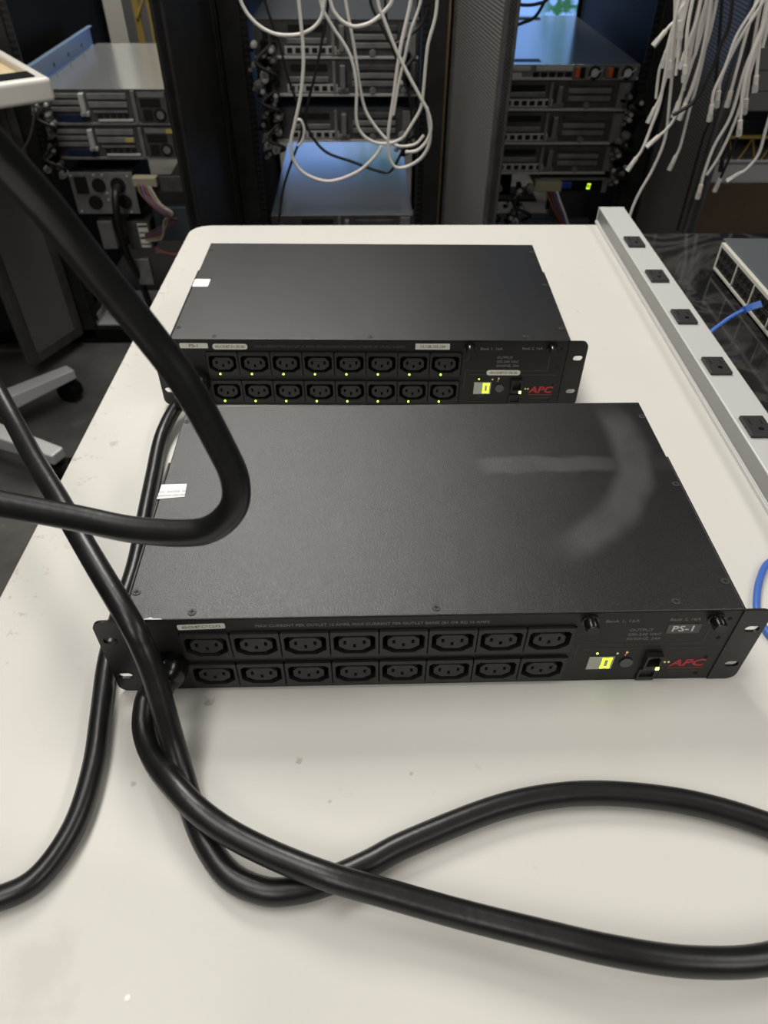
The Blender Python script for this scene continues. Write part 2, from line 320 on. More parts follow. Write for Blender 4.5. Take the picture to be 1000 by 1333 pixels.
# ------------------------------------------------------------------ power distribution units
H, BW, D_ = 0.0865, 0.2192, 0.2577
HX, STEP = 0.2325, 0.174
def socket_outline(w, h, ch, r=0.0025):    # wide at the top, lower corners cut off
    x, z = w/2, h/2
    return [(-x+r, z), (x-r, z), (x, z-r), (x, -z+ch*0.72), (x-ch, -z), (-x+ch, -z), (-x, -z+ch*0.72), (-x, z-r)]
XO = [-0.1655+0.0357*i for i in range(8)]; ZO = (0.0562, 0.0197)
tile_me = MB().plate(rrect(-0.0174, 0.0174, -0.0145, 0.0145, 0.0008, 2), [socket_outline(0.0305, 0.0212, 0.0075)], -0.0022, 0.0115).mesh('outlet', 'socket_tile')
rec_me = MB().box(-0.0165, 0.0165, 0.0115, 0.0122, -0.012, 0.012).mesh('recess', 'void')
core_me = MB().plate(socket_outline(0.0232, 0.0152, 0.0062, 0.004), [[(-0.0081, -0.0008), (-0.0059, -0.0008), (-0.0059, 0.0036), (-0.0081, 0.0036)], [(-0.0011, -0.0045), (0.0011, -0.0045), (0.0011, -0.0005), (-0.0011, -0.0005)], [(0.0059, -0.0008), (0.0081, -0.0008), (0.0081, 0.0036), (0.0059, 0.0036)]], -0.0012, 0.0114).mesh('socket_core', 'socket_core')
led_me = MB().cyl((0, -0.0030, 0), 1, 0.0011, 0.0012, 10).mesh('status_light', 'led_green')
def top_screw(p, x, y):
    s_ = MB().cyl((x, y, H), 2, 0.0031, 0.0006, 16).build('screw', 'screw_steel', p, 0.0002)
    MB().box(x-0.0019, x+0.0019, y-0.0004, y+0.0004, H+0.0006, H+0.00085).box(x-0.0004, x+0.0004, y-0.0019, y+0.0019, H+0.0006, H+0.00085).build('screw_cross', 'screw_slot', s_)
def line(name, pts, w, p, mat='print_grey', y=-0.0002):
    b_ = MB()
    for (x0, z0), (x1, z1) in zip(pts[:-1], pts[1:]):
        d = Vector((x1-x0, 0, z1-z0)); n = Vector((-d.z, 0, d.x)).normalized()*w/2; a = Vector((x0, y, z0)); c = Vector((x1, y, z1)); k = len(b_.v)
        b_.v += [tuple(a-n), tuple(c-n), tuple(c+n), tuple(a+n)]; b_.f.append((k, k+1, k+2, k+3))
    return b_.build(name, mat, p)
def seven_zero(p, cx, cz, w, h, t, sh, y):
    b_ = MB()
    segs = [(-w/2, w/2, h/2-t, h/2), (-w/2, w/2, -h/2, -h/2+t), (-w/2, -w/2+t, -h/2, h/2), (w/2-t, w/2, -h/2, h/2)]
    for x0, x1, z0, z1 in segs: b_.prism([(cx+x0+sh*z0, cz+z0), (cx+x1+sh*z0, cz+z0), (cx+x1+sh*z1, cz+z1), (cx+x0+sh*z1, cz+z1)], 1, y-0.0002, y)
    return b_.build('digit', 'digit', p)
def rack_unit(label, loc, rz, front):
    p = thing('power_distribution_unit', label, 'power unit', loc, rz)
    bx('chassis', 'black_paint', p, -BW+0.0004, BW-0.0004, 0.016, D_-0.001, 0.0012, H-0.0012)
    lid = bx('top_cover', 'coated_lid_smeared' if front else 'coated_lid', p, -BW, BW, 0, D_, H-0.0016, H, 0.0009)
    bx('bottom_plate', 'black_paint', p, -BW, BW, 0.0005, D_, 0, 0.0012)
    wins = [rrect(-0.1838, 0.1028, z-0.0148, z+0.0148, 0.0006, 1) for z in ZO]
    MB().plate([(-BW, 0.0012), (BW, 0.0012), (BW, H-0.0014), (-BW, H-0.0014)], wins, 0, 0.002).build('front_panel', 'black_panel', p)
    # ears with their side brackets
    for s in (-1, 1):
        out = rrect(0.2196, 0.2413, 0.0006, H-0.0010, 0.0075, 6) if s > 0 else rrect(-0.2413, -0.2196, 0.0006, H-0.0010, 0.0075, 6)
        x0, x1 = (0.2196, 0.2413) if s > 0 else (-0.2413, -0.2196)
        out = [(x0, 0.0006), (x1-0.0075, 0.0006)] if s > 0 else [(x1, H-0.001), (x0+0.0075, H-0.001)]
        if s > 0:
            out += [(x1-0.0075+0.0075*math.sin(a), 0.0081-0.0075*math.cos(a)) for a in [math.pi/12*i for i in range(1, 7)]]
            out += [(x1-0.0075+0.0075*math.cos(a), H-0.0085+0.0075*math.sin(a)) for a in [math.pi/12*i for i in range(0, 7)]] + [(x0, H-0.001)]
        else:
            out += [(x0+0.0075-0.0075*math.sin(a), H-0.0085+0.0075*math.cos(a)) for a in [math.pi/12*i for i in range(1, 7)]]
            out += [(x0+0.0075-0.0075*math.cos(a), 0.0081-0.0075*math.sin(a)) for a in [math.pi/12*i for i in range(0, 7)]] + [(x1, 0.0006)]
        ear = MB().plate(out, [slot(s*HX, 0.0642, 0.0108, 0.0068), slot(s*HX, 0.0204, 0.0108, 0.0068)], -0.0008, 0.0014).build('mounting_ear', 'black_paint', p)
        e0, e1 = sorted((s*(BW+0.0002), s*(BW+0.0020)))
        bx('side_bracket', 'black_paint', p, e0, e1, -0.0002, STEP, 0.001, H-0.0007, 0.0004)
    # outlets
    for r in (0, 1):
        for i in range(8):
            o = obj('outlet', tile_me, p, (XO[i], 0, ZO[r])); obj('recess', rec_me, o); obj('socket_core', core_me, o)
            if not front: obj('status_light', led_me, o, (-0.0045, 0, -0.0124))
    # cord gland at the left
    MB().lathe((-0.1975, 0.001, 0.0335), 1, [(0.0150, 0), (0.0150, -0.005), (0.0142, -0.010), (0.0128, -0.014), (0.0105, -0.0175), (0.0085, -0.019)], 28).build('cord_gland', 'gloss_black', p, smooth=True)
    # breaker buttons
    for x, z in ((0.1105, 0.0772), (0.2020, 0.0768)):
        k = MB().lathe((x, 0.0005, z), 1, [(0.0062, 0), (0.0062, -0.0015), (0.0050, -0.002), (0.0050, -0.0085), (0.0044, -0.0095)], 24).build('breaker_button', 'gloss_black', p, smooth=True)
        MB().cyl((x, -0.0092, z), 1, 0.0042, -0.0006, 20).build('button_cap', 'socket_tile', k)
    # display, button, jacks, lights
    dsp = bx('display_window', 'lcd', p, 0.1195, 0.1390, -0.0006, 0.001, 0.0166, 0.0322, 0.0002)
    seven_zero(dsp, 0.1335, 0.0246, 0.0072, 0.0130, 0.0022, 0.0, -0.0006)
    MB().cyl((0.1492, -0.0003, 0.0246), 1, 0.0050, -0.0012, 24).build('push_button', 'button_grey', p, 0.0003)
    for (x0, x1, z0, z1, dpt) in ((0.1620, 0.1745, 0.0200, 0.0365, 0.010), (0.1615, 0.1755, 0.0020, 0.0165, 0.004)):
        xc, zc = (x0+x1)/2, (z0+z1)/2
        j = MB().plate([(x0, z0), (x1, z0), (x1, z1), (x0, z1)], [[(x0+0.0015, z0+0.004), (x1-0.0015, z0+0.004), (x1-0.0015, z1-0.0028), (xc+0.003, z1-0.0028), (xc+0.003, z1-0.0012), (xc-0.003, z1-0.0012), (xc-0.003, z1-0.0028), (x0+0.0015, z1-0.0028)]], -dpt*0.45, 0.0015).build('network_jack', 'socket_tile', p, 0.0002)
        bx('jack_cavity', 'void', j, x0+0.001, x1-0.001, 0.0012, 0.0016, z0+0.002, z1-0.001)
    MB().box(0.1716, 0.1740, -0.0052, -0.0044, 0.0203, 0.0234).build('link_light', 'led_bright', p)
    leds = ((0.1245, 0.0366, 'led_green'), (0.1400, 0.0362, 'led_amber'), (0.1470, 0.0375, 'led_amber'), (0.1468, 0.0358, 'led_orange'), (0.1464, 0.0340, 'led_orange'), (0.1795, 0.0238, 'led_amber'), (0.1825, 0.0238, 'led_amber'))
    for x, z, mt in leds:
        MB().cyl((x, 0.0002, z), 1, 0.0009 if mt != 'led_orange' else 0.0005, -0.0006, 10).build('indicator_light', mt, p)
    # printing
    text('outlet_print', 'MAX CURRENT PER OUTLET 12 AMPS, MAX CURRENT PER OUTLET BANK (B1 OR B2) 16 AMPS', 'print_dim' if not front else 'print_grey', p, -0.045, -0.0001, 0.0775, 0.0040, sx=0.99)
    text('bank_print', 'Bank 1, 16A', 'print_grey', p, 0.1345, -0.0001, 0.0755, 0.0044, sx=1.15)
    text('bank_print', 'Bank 2, 16A', 'print_grey', p, 0.1800, -0.0001, 0.0762, 0.0044, sx=1.05)
    for i, tx in enumerate(('OUTPUT', '200-240 VAC', '50/60HZ, 24A')):
        text('rating_print', tx, 'print_grey', p, 0.1420, -0.0001, 0.0645-0.0052*i, 0.0044, 'LEFT', sx=1.02)
    line('circuit_line', [(0.2010, 0.0700), (0.2010, 0.0480), (0.1080, 0.0480), (0.1080, 0.0240)], 0.00045, p, 'print_dim')
    line('circuit_line', [(0.1100, 0.0690), (0.1100, 0.0610), (0.1035, 0.0610)], 0.00045, p, 'print_dim')
    text('maker_print', 'APC', 'red_print', p, 0.1972, -0.0002, 0.0222, 0.0118, sx=1.18, shear=0.18, bold=0.00035)
    line('maker_rule', [(0.184, 0.0158), (0.211, 0.0158)], 0.0006, p, 'red_print')
    text('unit_print', 'Switched Rack PDU', 'print_dim', p, 0.1968, -0.0001, 0.0115, 0.0028)
    text('display_print', 'Amps', 'print_dim', p, 0.1290, -0.0001, 0.0135, 0.0030)
    line('overlay_edge', [(0.1120, 0.0425), (0.2130, 0.0425)], 0.0004, p, 'print_dim')
    for x, z in ((0.2125, 0.0760), (0.2115, 0.0530), (0.2100, 0.0290), (0.2085, 0.0080)):
        MB().cyl((x, 0.0002, z), 1, 0.0016, -0.0005, 12).build('panel_rivet', 'void', p)
    for x, y in ((-0.2149, 0.0253), (-0.172, 0.0063), (0.0, 0.0064), (0.1725, 0.0080), (0.2152, 0.0262), (0.2148, 0.1355), (0.2152, 0.2335), (-0.2148, 0.2335)): top_screw(p, x, y)
    # labels
    def lab(name, body, x, z, w, h, mat='label_white', tm='print_black', size=None, r=0.0012, tilt=0.0, tsx=1.0, bold=0.0):
        o = MB().prism(rrect(-w/2, w/2, -h/2, h/2, r, 4), 1, -0.00025, 0.0).build(name, mat, p, loc=(x, -0.0001, z)); o.rotation_euler = (0, -tilt, 0)
        text('label_print', body, tm, o, 0, -0.0003, 0, size or h*0.75, sx=tsx, bold=bold); return o
    if front:
        lab('address_label', '00:C0:B7:C7:C2:F3', -0.1660, 0.0781, 0.0335, 0.0056, size=0.0036, tilt=0.035, tsx=0.98)
        lab('name_tag', 'PS-1', 0.1818, 0.0655, 0.0245, 0.0105, 'tag_grey', 'print_white', 0.0090, 0.0003, tsx=1.12, bold=0.0001)
    else:
        lab('name_tag', 'PS-1', -0.1945, 0.0782, 0.0310, 0.0062, size=0.0052, tsx=1.2)
        lab('address_label', '00:C0:B7:51:35:36', -0.1548, 0.0772, 0.0385, 0.0068, size=0.0044, r=0.003)
        lab('network_label', '10.128.103.104', 0.0690, 0.0782, 0.0380, 0.0072, size=0.0046, r=0.0006)
        lab('address_label', '00:C0:B7:51:35:36', 0.1515, 0.0452, 0.0385, 0.0066, size=0.0042, r=0.0031)
    # sticker on the lid, folded over the left edge
    if front:
        st = MB().prism([(-0.2210, 0.1252), (-0.1985, 0.1278), (-0.1996, 0.1440), (-0.2206, 0.1435)], 2, H+0.0001, H+0.00035).build('sticker', 'sticker_white', p)
        for i, tx in enumerate(('S/N  ZA0726  20', '0000000 200/240')): text('sticker_print', tx, 'print_grey', st, -0.2098, 0.1342-0.0048*i, H+0.0004, 0.0032, rot=(0, 0, 0.06))
        MB().prism([(-0.2085, 0.0003), (-0.2030, 0.0012), (-0.2000, 0.0022), (-0.1975, 0.0010), (-0.1930, 0.0009), (-0.1915, 0.0002)], 2, H+0.00005, H+0.0002).build('paint_chip', 'paint_chip', lid)
    else:
        MB().prism(rrect(-0.2195, -0.2000, 0.1260, 0.1470, 0.0020), 2, H+0.0001, H+0.00035).build('sticker', 'sticker_white', p)
    return p
rack_unit('black rack power unit in front with grey PS-1 tag and smeared lid', (0, 0, T), 0, True)
rack_unit('black rack power unit behind with green outlet lights and white address labels', (-0.0415, 0.3824, T), -0.0237, False)
# ------------------------------------------------------------------ thick black power cords
CR = 0.0080
def zpt(px, py, z): return at_z(px, py, z)
A = [at_d(*q) for q in ((-170, 40, 0.22), (-80, 122, 0.245), (0, 205, 0.270), (60, 270, 0.292), (120, 345, 0.315), (199, 442, 0.343), (245, 505, 0.358), (285, 577, 0.374), (306, 625, 0.384), (303, 662, 0.392), (275, 688, 0.400), (235, 694, 0.405), (170, 689, 0.412), (102, 675, 0.418), (34, 662, 0.422), (-40, 647, 0.425), (-140, 620, 0.430))]
c_ = tag(MB().tube(A, CR, 20, 10).build('power_cable', 'rubber', None, smooth=True), 'thick black cord hanging in mid-air in a tight loop at upper left', 'cord')
g = Vector((-0.1975, -0.010, 0.0335+T))
B = [g, Vector((-0.1990, -0.0205, 0.0310+T))]
B += [zpt(*q) for q in ((193, 905, 0.0225), (187, 938, 0.0180), (192, 968, 0.0165), (207, 998, 0.0200), (230, 1026, 0.0255), (258, 1055, 0.0265), (300, 1085, 0.0245), (360, 1115, 0.0240), (430, 1142, 0.0260), (500, 1162, 0.0240), (600, 1190, 0.022), (700, 1215, 0.024), (800, 1238, 0.026), (900, 1252, 0.024), (1000, 1248, 0.020), (1085, 1215, 0.016), (1110, 1160, 0.012), (1070, 1110, 0.010), (1000, 1074, 0.0084), (900, 1045, 0.0084), (800, 1033, 0.0084), (720, 1036, 0.0084), (640, 1054, 0.0084), (530, 1098, 0.0084), (480, 1124, 0.0084), (430, 1146, 0.0084), (390, 1158, 0.0084), (345, 1160, 0.0084), (300, 1140, 0.0084), (270, 1100, 0.0084), (252, 1058, 0.0086), (239, 1015, 0.0125), (226, 970, 0.0260), (214, 927, 0.0440), (202, 885, 0.0620))]
B += [at_d(*q) for q in ((187, 845, 0.480), (168, 807, 0.481), (128, 740, 0.503), (92, 678, 0.53), (72, 643, 0.550), (44, 597, 0.580), (18, 549, 0.615), (-15, 490, 0.65), (-60, 420, 0.70), (-120, 350, 0.75))]
tag(MB().tube(B, CR+0.0003, 20, 8).build('power_cable', 'rubber', None, smooth=True), 'thick black cord of the front power unit looping across the bench foreground', 'cord')
ca, sa = math.cos(-0.0237), math.sin(-0.0237)
def p2(x, y, z): return Vector((-0.0415+x*ca-y*sa, 0.3824+x*sa+y*ca, z+T))
Cc = [p2(-0.1975, -0.010, 0.0335), p2(-0.1985, -0.024, 0.0325), p2(-0.207, -0.038, 0.028), zpt(232, 527, 0.022), zpt(219, 548, 0.015), zpt(208, 576, 0.0095)]
Cc += [zpt(x, y, 0.0079) for x, y in ((199, 620), (191, 660), (176, 735), (157, 795), (140, 860), (131, 930), (121, 1000), (97, 1075), (52, 1140), (0, 1169), (-70, 1182))]
tag(MB().tube(Cc, CR-0.0003, 20, 8).build('power_cable', 'rubber', None, smooth=True), 'thick black cord of the rear power unit running down the bench left side', 'cord')
# ------------------------------------------------------------------ aluminium power strip along the right edge
ps = thing('power_strip', 'silver aluminium power strip with black outlets along the bench right edge', 'power strip', (0.3652, 0.9371, T), 0.0)
ps.rotation_euler = (0, 0, -math.atan2(0.0135, 0.743))
L_ = -1.30
MB().prism([(0.0, 0.0), (0.044, 0.0), (0.044, 0.026), (0.0428, 0.027), (0.0022, 0.027), (0.0010, 0.026), (0.0010, 0.0055), (0.0, 0.005)], 1, L_, 0).build('extrusion', 'aluminium', ps, 0.0003)
bx('side_groove', 'aluminium_side', ps, 0.0002, 0.0009, L_+0.002, -0.002, 0.0065, 0.0250)
bx('lip', 'aluminium', ps, -0.0026, 0.0, L_, 0, 0, 0.0050, 0.0008)
bx('end_cap', 'aluminium', ps, -0.0004, 0.0444, -0.0002, 0.0016, 0, 0.0272, 0.0004)
for k in range(8):
    yc = -0.154-0.1225*k
    rc = bx('receptacle', 'receptacle', ps, 0.0065, 0.0320, yc-0.018, yc+0.018, 0.0265, 0.0312, 0.0008)
    MB().box(0.0118, 0.0137, yc+0.001, yc+0.011, 0.0311, 0.0315).box(0.0243, 0.0262, yc+0.0015, yc+0.010, 0.0311, 0.0315).build('blade_slots', 'void', rc)
    MB().cyl((0.0205, yc-0.0065, 0.0311), 2, 0.0030, 0.0004, 12).build('ground_hole', 'gloss_black', rc)
# ------------------------------------------------------------------ dark bench with network switch
db = thing('dark_workbench', 'black polished stone-look bench beyond the silver power strip', 'table', (0.9, 0.3, T))
MB().prism([(-0.475, -0.92), (0.60, -0.92), (0.60, 0.600), (-0.475, 0.600)], 2, -0.036, -0.004).build('bench_top', 'black_stone', db, 0.002)
for x in (-0.42, 0.54):
    for y in (-0.86, 0.54): bx('leg', 'rack_black', db, x-0.025, x+0.025, y-0.025, y+0.025, -T, -0.036, 0.003)
sw = thing('network_switch', 'grey network switch with cream port frame on the dark bench', 'network switch', (0.5045, 0.7430, T-0.004), -0.022)
SWL = 0.44
bx('casing', 'switch_top', sw, 0.003, 0.26, -SWL, 0.012, 0.0035, 0.0500, 0.0015)
bx('base', 'rack_black', sw, 0.012, 0.25, -SWL+0.02, -0.01, 0.0, 0.0035)
def swbox(name, mat, par, y0, y1, z0, z1, d): return bx(name, mat, par, -d, 0.004, y0, y1, z0, z1, 0.0003)
bz = MB()
for (y0, y1, z0, z1) in ((-SWL, 0.0, 0.0425, 0.0480), (-SWL, 0.0, 0.0065, 0.0105)): bz.box(-0.003, 0.0032, y0, y1, z0, z1)
bz.box(-0.003, 0.0032, -0.0045, 0, 0.0105, 0.0425)
for k in range(1, 7): bz.box(-0.003, 0.0032, -0.0045-0.064*k-0.0025, -0.0045-0.064*k+0.0005, 0.0105, 0.0425)
bz.build('port_frame', 'cream', sw, 0.0004)
bx('port_bay', 'port_dark', sw, -0.001, 0.0032, -SWL+0.004, -0.004, 0.0105, 0.0425)
port_me = MB().plate([(-0.0066, -0.0062), (0.0066, -0.0062), (0.0066, 0.0062), (-0.0066, 0.0062)], [[(-0.0055, -0.0050), (0.0055, -0.0050), (0.0055, 0.0036), (0.003, 0.0036), (0.003, 0.0052), (-0.003, 0.0052), (-0.003, 0.0036), (-0.0055, 0.0036)]], -0.0012, 0.0).mesh('port', 'receptacle')
for k in range(6):
    for i in range(4):
        for zz in (0.0190, 0.0342):
            o = obj('port', port_me, sw, (-0.001, -0.0120-0.064*k-0.0148*i, zz)); o.rotation_euler = (0, 0, -math.pi/2)
# blue patch cord plugged in the switch
b0 = at_z(985, 396, 0.034)
pc = thing('patch_cord', 'bright blue patch cord plugged into the network switch ports', 'cord', (0, 0, 0))
MB().tube([at_z(984, 397, 0.034), at_z(962, 407, 0.0280), at_z(940, 421, 0.0160), at_z(921, 441, 0.0045), Vector((0.4170, 0.475, T-0.0010)), Vector((0.4180, 0.43, T-0.010)), Vector((0.4180, 0.40, T-0.06)), Vector((0.4180, 0.40, T-0.20))], 0.0028, 12, 8).build('jacket', 'blue_cable', pc, smooth=True)
d_ = (at_z(986, 396, 0.034)-at_z(962, 406, 0.0335)).normalized()
MB().tube([at_z(968, 404, 0.0305), at_z(977, 400, 0.032), at_z(989, 396.5, 0.034)], 0.0062, 4, 4).build('plug', 'blue_cable', pc)
pb = tag(MB().tube([Vector((0.4180, 0.205, T-0.15)), Vector((0.4180, 0.200, T-0.01)), Vector((0.406, 0.195, T+0.0305)), Vector((0.380, 0.165, T+0.0310)), Vector((0.356, 0.140, T+0.0290)), Vector((0.340, 0.128, T+0.0080))]+[at_z(*q, 0.0032) for q in ((1000, 733), (990, 752), (985.5, 775), (987, 800), (1003, 828))]+[Vector((0.297, 0.020, T+0.0032)), Vector((0.320, -0.03, T+0.0032)), Vector((0.335, -0.14, T+0.0032)), Vector((0.310, -0.30, T+0.0032)), Vector((0.325, -0.48, T+0.0032))], 0.0031, 12, 8).build('patch_cord', 'blue_cable', None, smooth=True), 'blue patch cord lying on the bench behind the front unit right ear', 'cord')
# ------------------------------------------------------------------ racks
RY = 1.89
def rack(cx, label, holes=True, far=2.90):
    p = thing('server_rack', label, 'rack', (cx, 0, 0))
    for s in (-1, 1):
        a, b_ = sorted((s*0.300, s*0.292)); bx('side_panel', 'rack_black', p, a+s*-0.0006, b_+s*-0.0006, RY+0.04, far, 0.02, 2.0)
        a, b_ = sorted((s*0.2990, s*0.243)); bx('post', 'rack_side', p, a, b_, RY-0.02, RY+0.04, 0.02, 2.0, 0.003)
        a, b_ = sorted((s*0.2985, s*0.291)); bx('post', 'rack_side', p, a, b_, far-0.05, far, 0.02, 2.0, 0.001)
        a, b_ = sorted((s*0.243, s*0.226))
        bx('mounting_rail', 'rail_holes', p, a, b_, RY-0.012, RY-0.009, 0.08, 1.95); a, b_ = sorted((s*0.291, s*0.276)); bx('mounting_rail', 'rail_holes', p, a, b_, far-0.03, far-0.027, 0.08, 1.95)
    bx('base', 'rack_black', p, -0.299, 0.299, RY-0.02, far, 0.0, 0.055, 0.004); bx('roof', 'rack_black', p, -0.299, 0.299, RY-0.02, far, 2.0, 2.03, 0.003)
    return p
rL = rack(-0.71, 'black open server rack on the left holding two grey servers')
rM = rack(-0.11, 'black open server rack in the middle behind the white cable loops')
rR = rack(0.49, 'black open server rack with the light-topped server, right of centre')
rF = rack(1.09, 'black rack at far right with the cardboard box inside')
rK = rack(-1.31, 'black closed rack cut off at the far left edge')
bx('front_door', 'rack_side', rK, -0.296, 0.275, RY-0.045, RY-0.022, 0.06, 1.98, 0.004)
def door(rk, x0, y0, x1, y1, mat, z0=0.06, frame=0.022):
    """a swung-open door from hinge (x0,y0) to free edge (x1,y1), a part of its rack"""
    ox = rk.location.x; h = Vector((x0-ox, y0, 0)); d = Vector((x1-x0, y1-y0, 0)); L = d.length
    e = bpy.data.objects.new('door', None)
    ang = math.atan2(d.y, d.x)
    pan = MB().box(0, L, -0.009, 0.009, z0, 1.97).build('door', mat, rk, 0.002, loc=h); pan.rotation_euler = (0, 0, ang)
    fr = MB()
    for a, b_ in ((0, frame), (L-frame, L)): fr.box(a, b_, -0.014, 0.014, z0-0.005, 1.975)
    fr.box(frame, L-frame, -0.014, 0.014, z0-0.005, z0+0.03); fr.box(frame, L-frame, -0.014, 0.014, 1.945, 1.975)
    f = fr.build('door_frame', 'steel_dark' if mat == 'perforated_steel' else 'rack_side', pan, 0.003)
    return pan
door(rL, -0.428, 1.865, -0.436, 1.345, 'rack_side')
door(rR, 0.207, 1.865, 0.249, 1.335, 'perforated_steel')
door(rF, 0.806, 1.865, 0.742, 1.37, 'perforated_steel')
door(rL, -1.000, 1.862, -1.098, 1.650, 'perforated_steel', 0.05, 0.03)
bx('door_seal', 'brass', rM, 0.2905, 0.2955, RY-0.030, RY-0.0205, 0.05, 1.98)
# ------------------------------------------------------------------ servers
def server(label, cx, z0, h, w=0.434, y0=RY, dep=0.66, lid='lid', style=0, group=None, seed=0):
    """rear of a rack server: pieces are in local x (0 at the left end) and z"""
    rnd = random.Random(seed); p = thing('rack_server', label, 'server', (cx-w/2, y0, z0))
    bx('casing', 'steel_dark', p, 0, w, 0.006, dep, 0, h-0.0015); bx('lid', lid, p, 0, w, 0.0, dep, h-0.0015, h, 0.0005)
    bx('rear_panel', 'steel' if style == 2 else 'steel_dark', p, 0, w, 0.002, 0.006, 0, h-0.002)
    bx('lip', 'steel_light' if style != 0 else 'steel', p, 0.0, w, -0.004, 0.002, 0.0, 0.006, 0.0005)
    if style == 0:        # two-unit server with power supplies at the right
        for i in range(3): bx('slot_cover', 'steel', p, 0.020, 0.108, -0.003, 0.002, 0.034+0.0165*i, 0.045+0.0165*i, 0.001)
        lv = bx('lever', 'steel_light', p, 0.112, 0.126, -0.016, 0.002, 0.030, 0.080, 0.002); bx('lever_foot', 'steel_light', lv, 0.108, 0.130, -0.012, 0.002, 0.024, 0.034, 0.001)
        for i in range(2): bx('slot_cover', 'steel', p, 0.132, 0.238, -0.004, 0.002, 0.044+0.020*i, 0.058+0.020*i, 0.001)
        bx('vent_strip', 'steel', p, 0.140, 0.235, -0.002, 0.002, 0.031, 0.036)
        bx('port_block', 'port_navy', p, 0.040, 0.118, -0.003, 0.002, 0.008, 0.026, 0.001)
        pr = MB(); [pr.box(0.150+0.018*i, 0.162+0.018*i, -0.003, 0.002, 0.019, 0.028) for i in range(5)]; pr.build('port_row', 'void', p)
        bx('trim_strip', 'steel_light', p, 0.150, 0.246, -0.005, 0.002, 0.009, 0.0145, 0.0008)
        bx('divider', 'steel', p, 0.252, 0.262, -0.006, 0.002, 0.004, h-0.004, 0.001)
        for k in range(2):
            x = 0.268+0.082*k
            su = bx('power_supply', 'steel_dark', p, x, x+0.078, -0.006, 0.002, 0.007, 0.082, 0.001)
            bx('inlet_slot', 'void', su, x+0.006, x+0.062, -0.0075, -0.005, 0.046, 0.066); bx('vent_strip', 'steel', su, x+0.004, x+0.074, -0.0075, -0.005, 0.070, 0.080)
            bx('plug_recess', 'void', su, x+0.010, x+0.036, -0.0075, -0.005, 0.012, 0.040)
            MB().cyl((x+0.056, -0.005, 0.026), 1, 0.0175, -0.003, 20).build('fan_ring', 'void', su)
            MB().cyl((x+0.056, -0.005, 0.026), 1, 0.0100, -0.0045, 16).build('fan_hub', 'steel', su)
    elif style == 1:      # two-unit server: ports at the left, risers at the right
        pr = MB()
        for i in range(2):
            for j in range(2): pr.box(0.024+0.022*i, 0.038+0.022*i, -0.003, 0.002, 0.024+0.022*j, 0.038+0.022*j)
        pr.build('port_group', 'void', p)
        bx('slot_opening', 'void', p, 0.092, 0.190, -0.002, 0.002, h-0.026, h-0.012); bx('slot_cover', 'steel', p, 0.086, 0.192, -0.004, 0.002, 0.034, 0.046, 0.001)
        bx('port_strip', 'steel_light', p, 0.080, 0.216, -0.003, 0.002, 0.009, 0.0285, 0.0005)
        pr = MB(); [pr.box(0.086+0.022*i, 0.100+0.022*i, -0.004, 0.002, 0.013, 0.025) for i in range(6)]; pr.build('port_row', 'void', p)
        lv = bx('lever', 'steel', p, 0.224, 0.238, -0.016, 0.002, 0.018, h-0.012, 0.002); bx('lever_foot', 'steel', lv, 0.216, 0.246, -0.010, 0.002, 0.010, 0.020, 0.001)
        for i in range(3): bx('slot_cover', ('steel', 'steel', 'steel_dark')[i], p, 0.256, 0.376, -0.004, 0.002, 0.024+0.019*i, 0.036+0.019*i, 0.001)
        MB().cyl((0.312, 0.002, 0.013), 1, 0.009, -0.008, 16).build('thumbscrew', 'steel', p, 0.001)
        bx('divider', 'steel', p, 0.204, 0.212, -0.005, 0.002, 0.006, h-0.004); bx('end_bracket', 'steel', p, 0.396, 0.426, -0.006, 0.002, 0.006, h-0.006, 0.001)
    elif style == 2:      # one-unit server with two orange-latched supplies
        for i in range(2): bx('slot_cover', 'steel_light', p, 0.030+0.125*i, 0.140+0.125*i, -0.004, 0.002, 0.021, 0.032, 0.001)
        bx('vga_port', 'port_blue', p, 0.050, 0.075, -0.004, 0.002, 0.006, 0.016); bx('serial_port', 'steel_light', p, 0.090, 0.118, -0.004, 0.002, 0.006, 0.016, 0.001)
        pr = MB(); [pr.box(0.150+0.022*i, 0.165+0.022*i, -0.004, 0.002, 0.006, 0.017) for i in range(5)]; pr.build('port_row', 'void', p)
        for k in range(2):
            x = 0.256+0.090*k; su = bx('power_supply', 'steel', p, x, x+0.086, -0.006, 0.002, 0.002, h-0.003, 0.001)
            bx('latch', 'latch_orange', su, x+0.006, x+0.018, -0.014, -0.005, 0.008, 0.030, 0.002); bx('plug_recess', 'void', su, x+0.020, x+0.034, -0.0075, -0.005, 0.005, 0.031)
            MB().cyl((x+0.060, -0.005, 0.0175), 1, 0.0165, -0.003, 20).build('fan_ring', 'void', su); MB().cyl((x+0.060, -0.005, 0.0175), 1, 0.0105, -0.005, 16).build('fan_hub', 'psu_fan', su)
            MB().tube([(x+0.040, -0.006, 0.006), (x+0.040, -0.024, 0.008), (x+0.052, -0.028, 0.018), (x+0.074, -0.026, 0.028), (x+0.080, -0.006, 0.030)], 0.0016, 6, 4).build('wire_handle', 'steel_light', su)
        bx('lid_label', 'steel_dark', p, 0.065, 0.175, 0.03, 0.07, h, h+0.0004); bx('lid_latch', 'steel_dark', p, 0.20, 0.30, 0.70, 0.73, h, h+0.003)
    return p
server('upper of two grey servers in the left rack, under the slide rail', -0.71, 0.6715, 0.0885, style=0, lid='lid', dep=0.62)
s2 = server('lower of two grey servers in the left rack, with yellow stickers', -0.71, 0.5825, 0.0875, style=0, lid='lid_dark', dep=0.62)
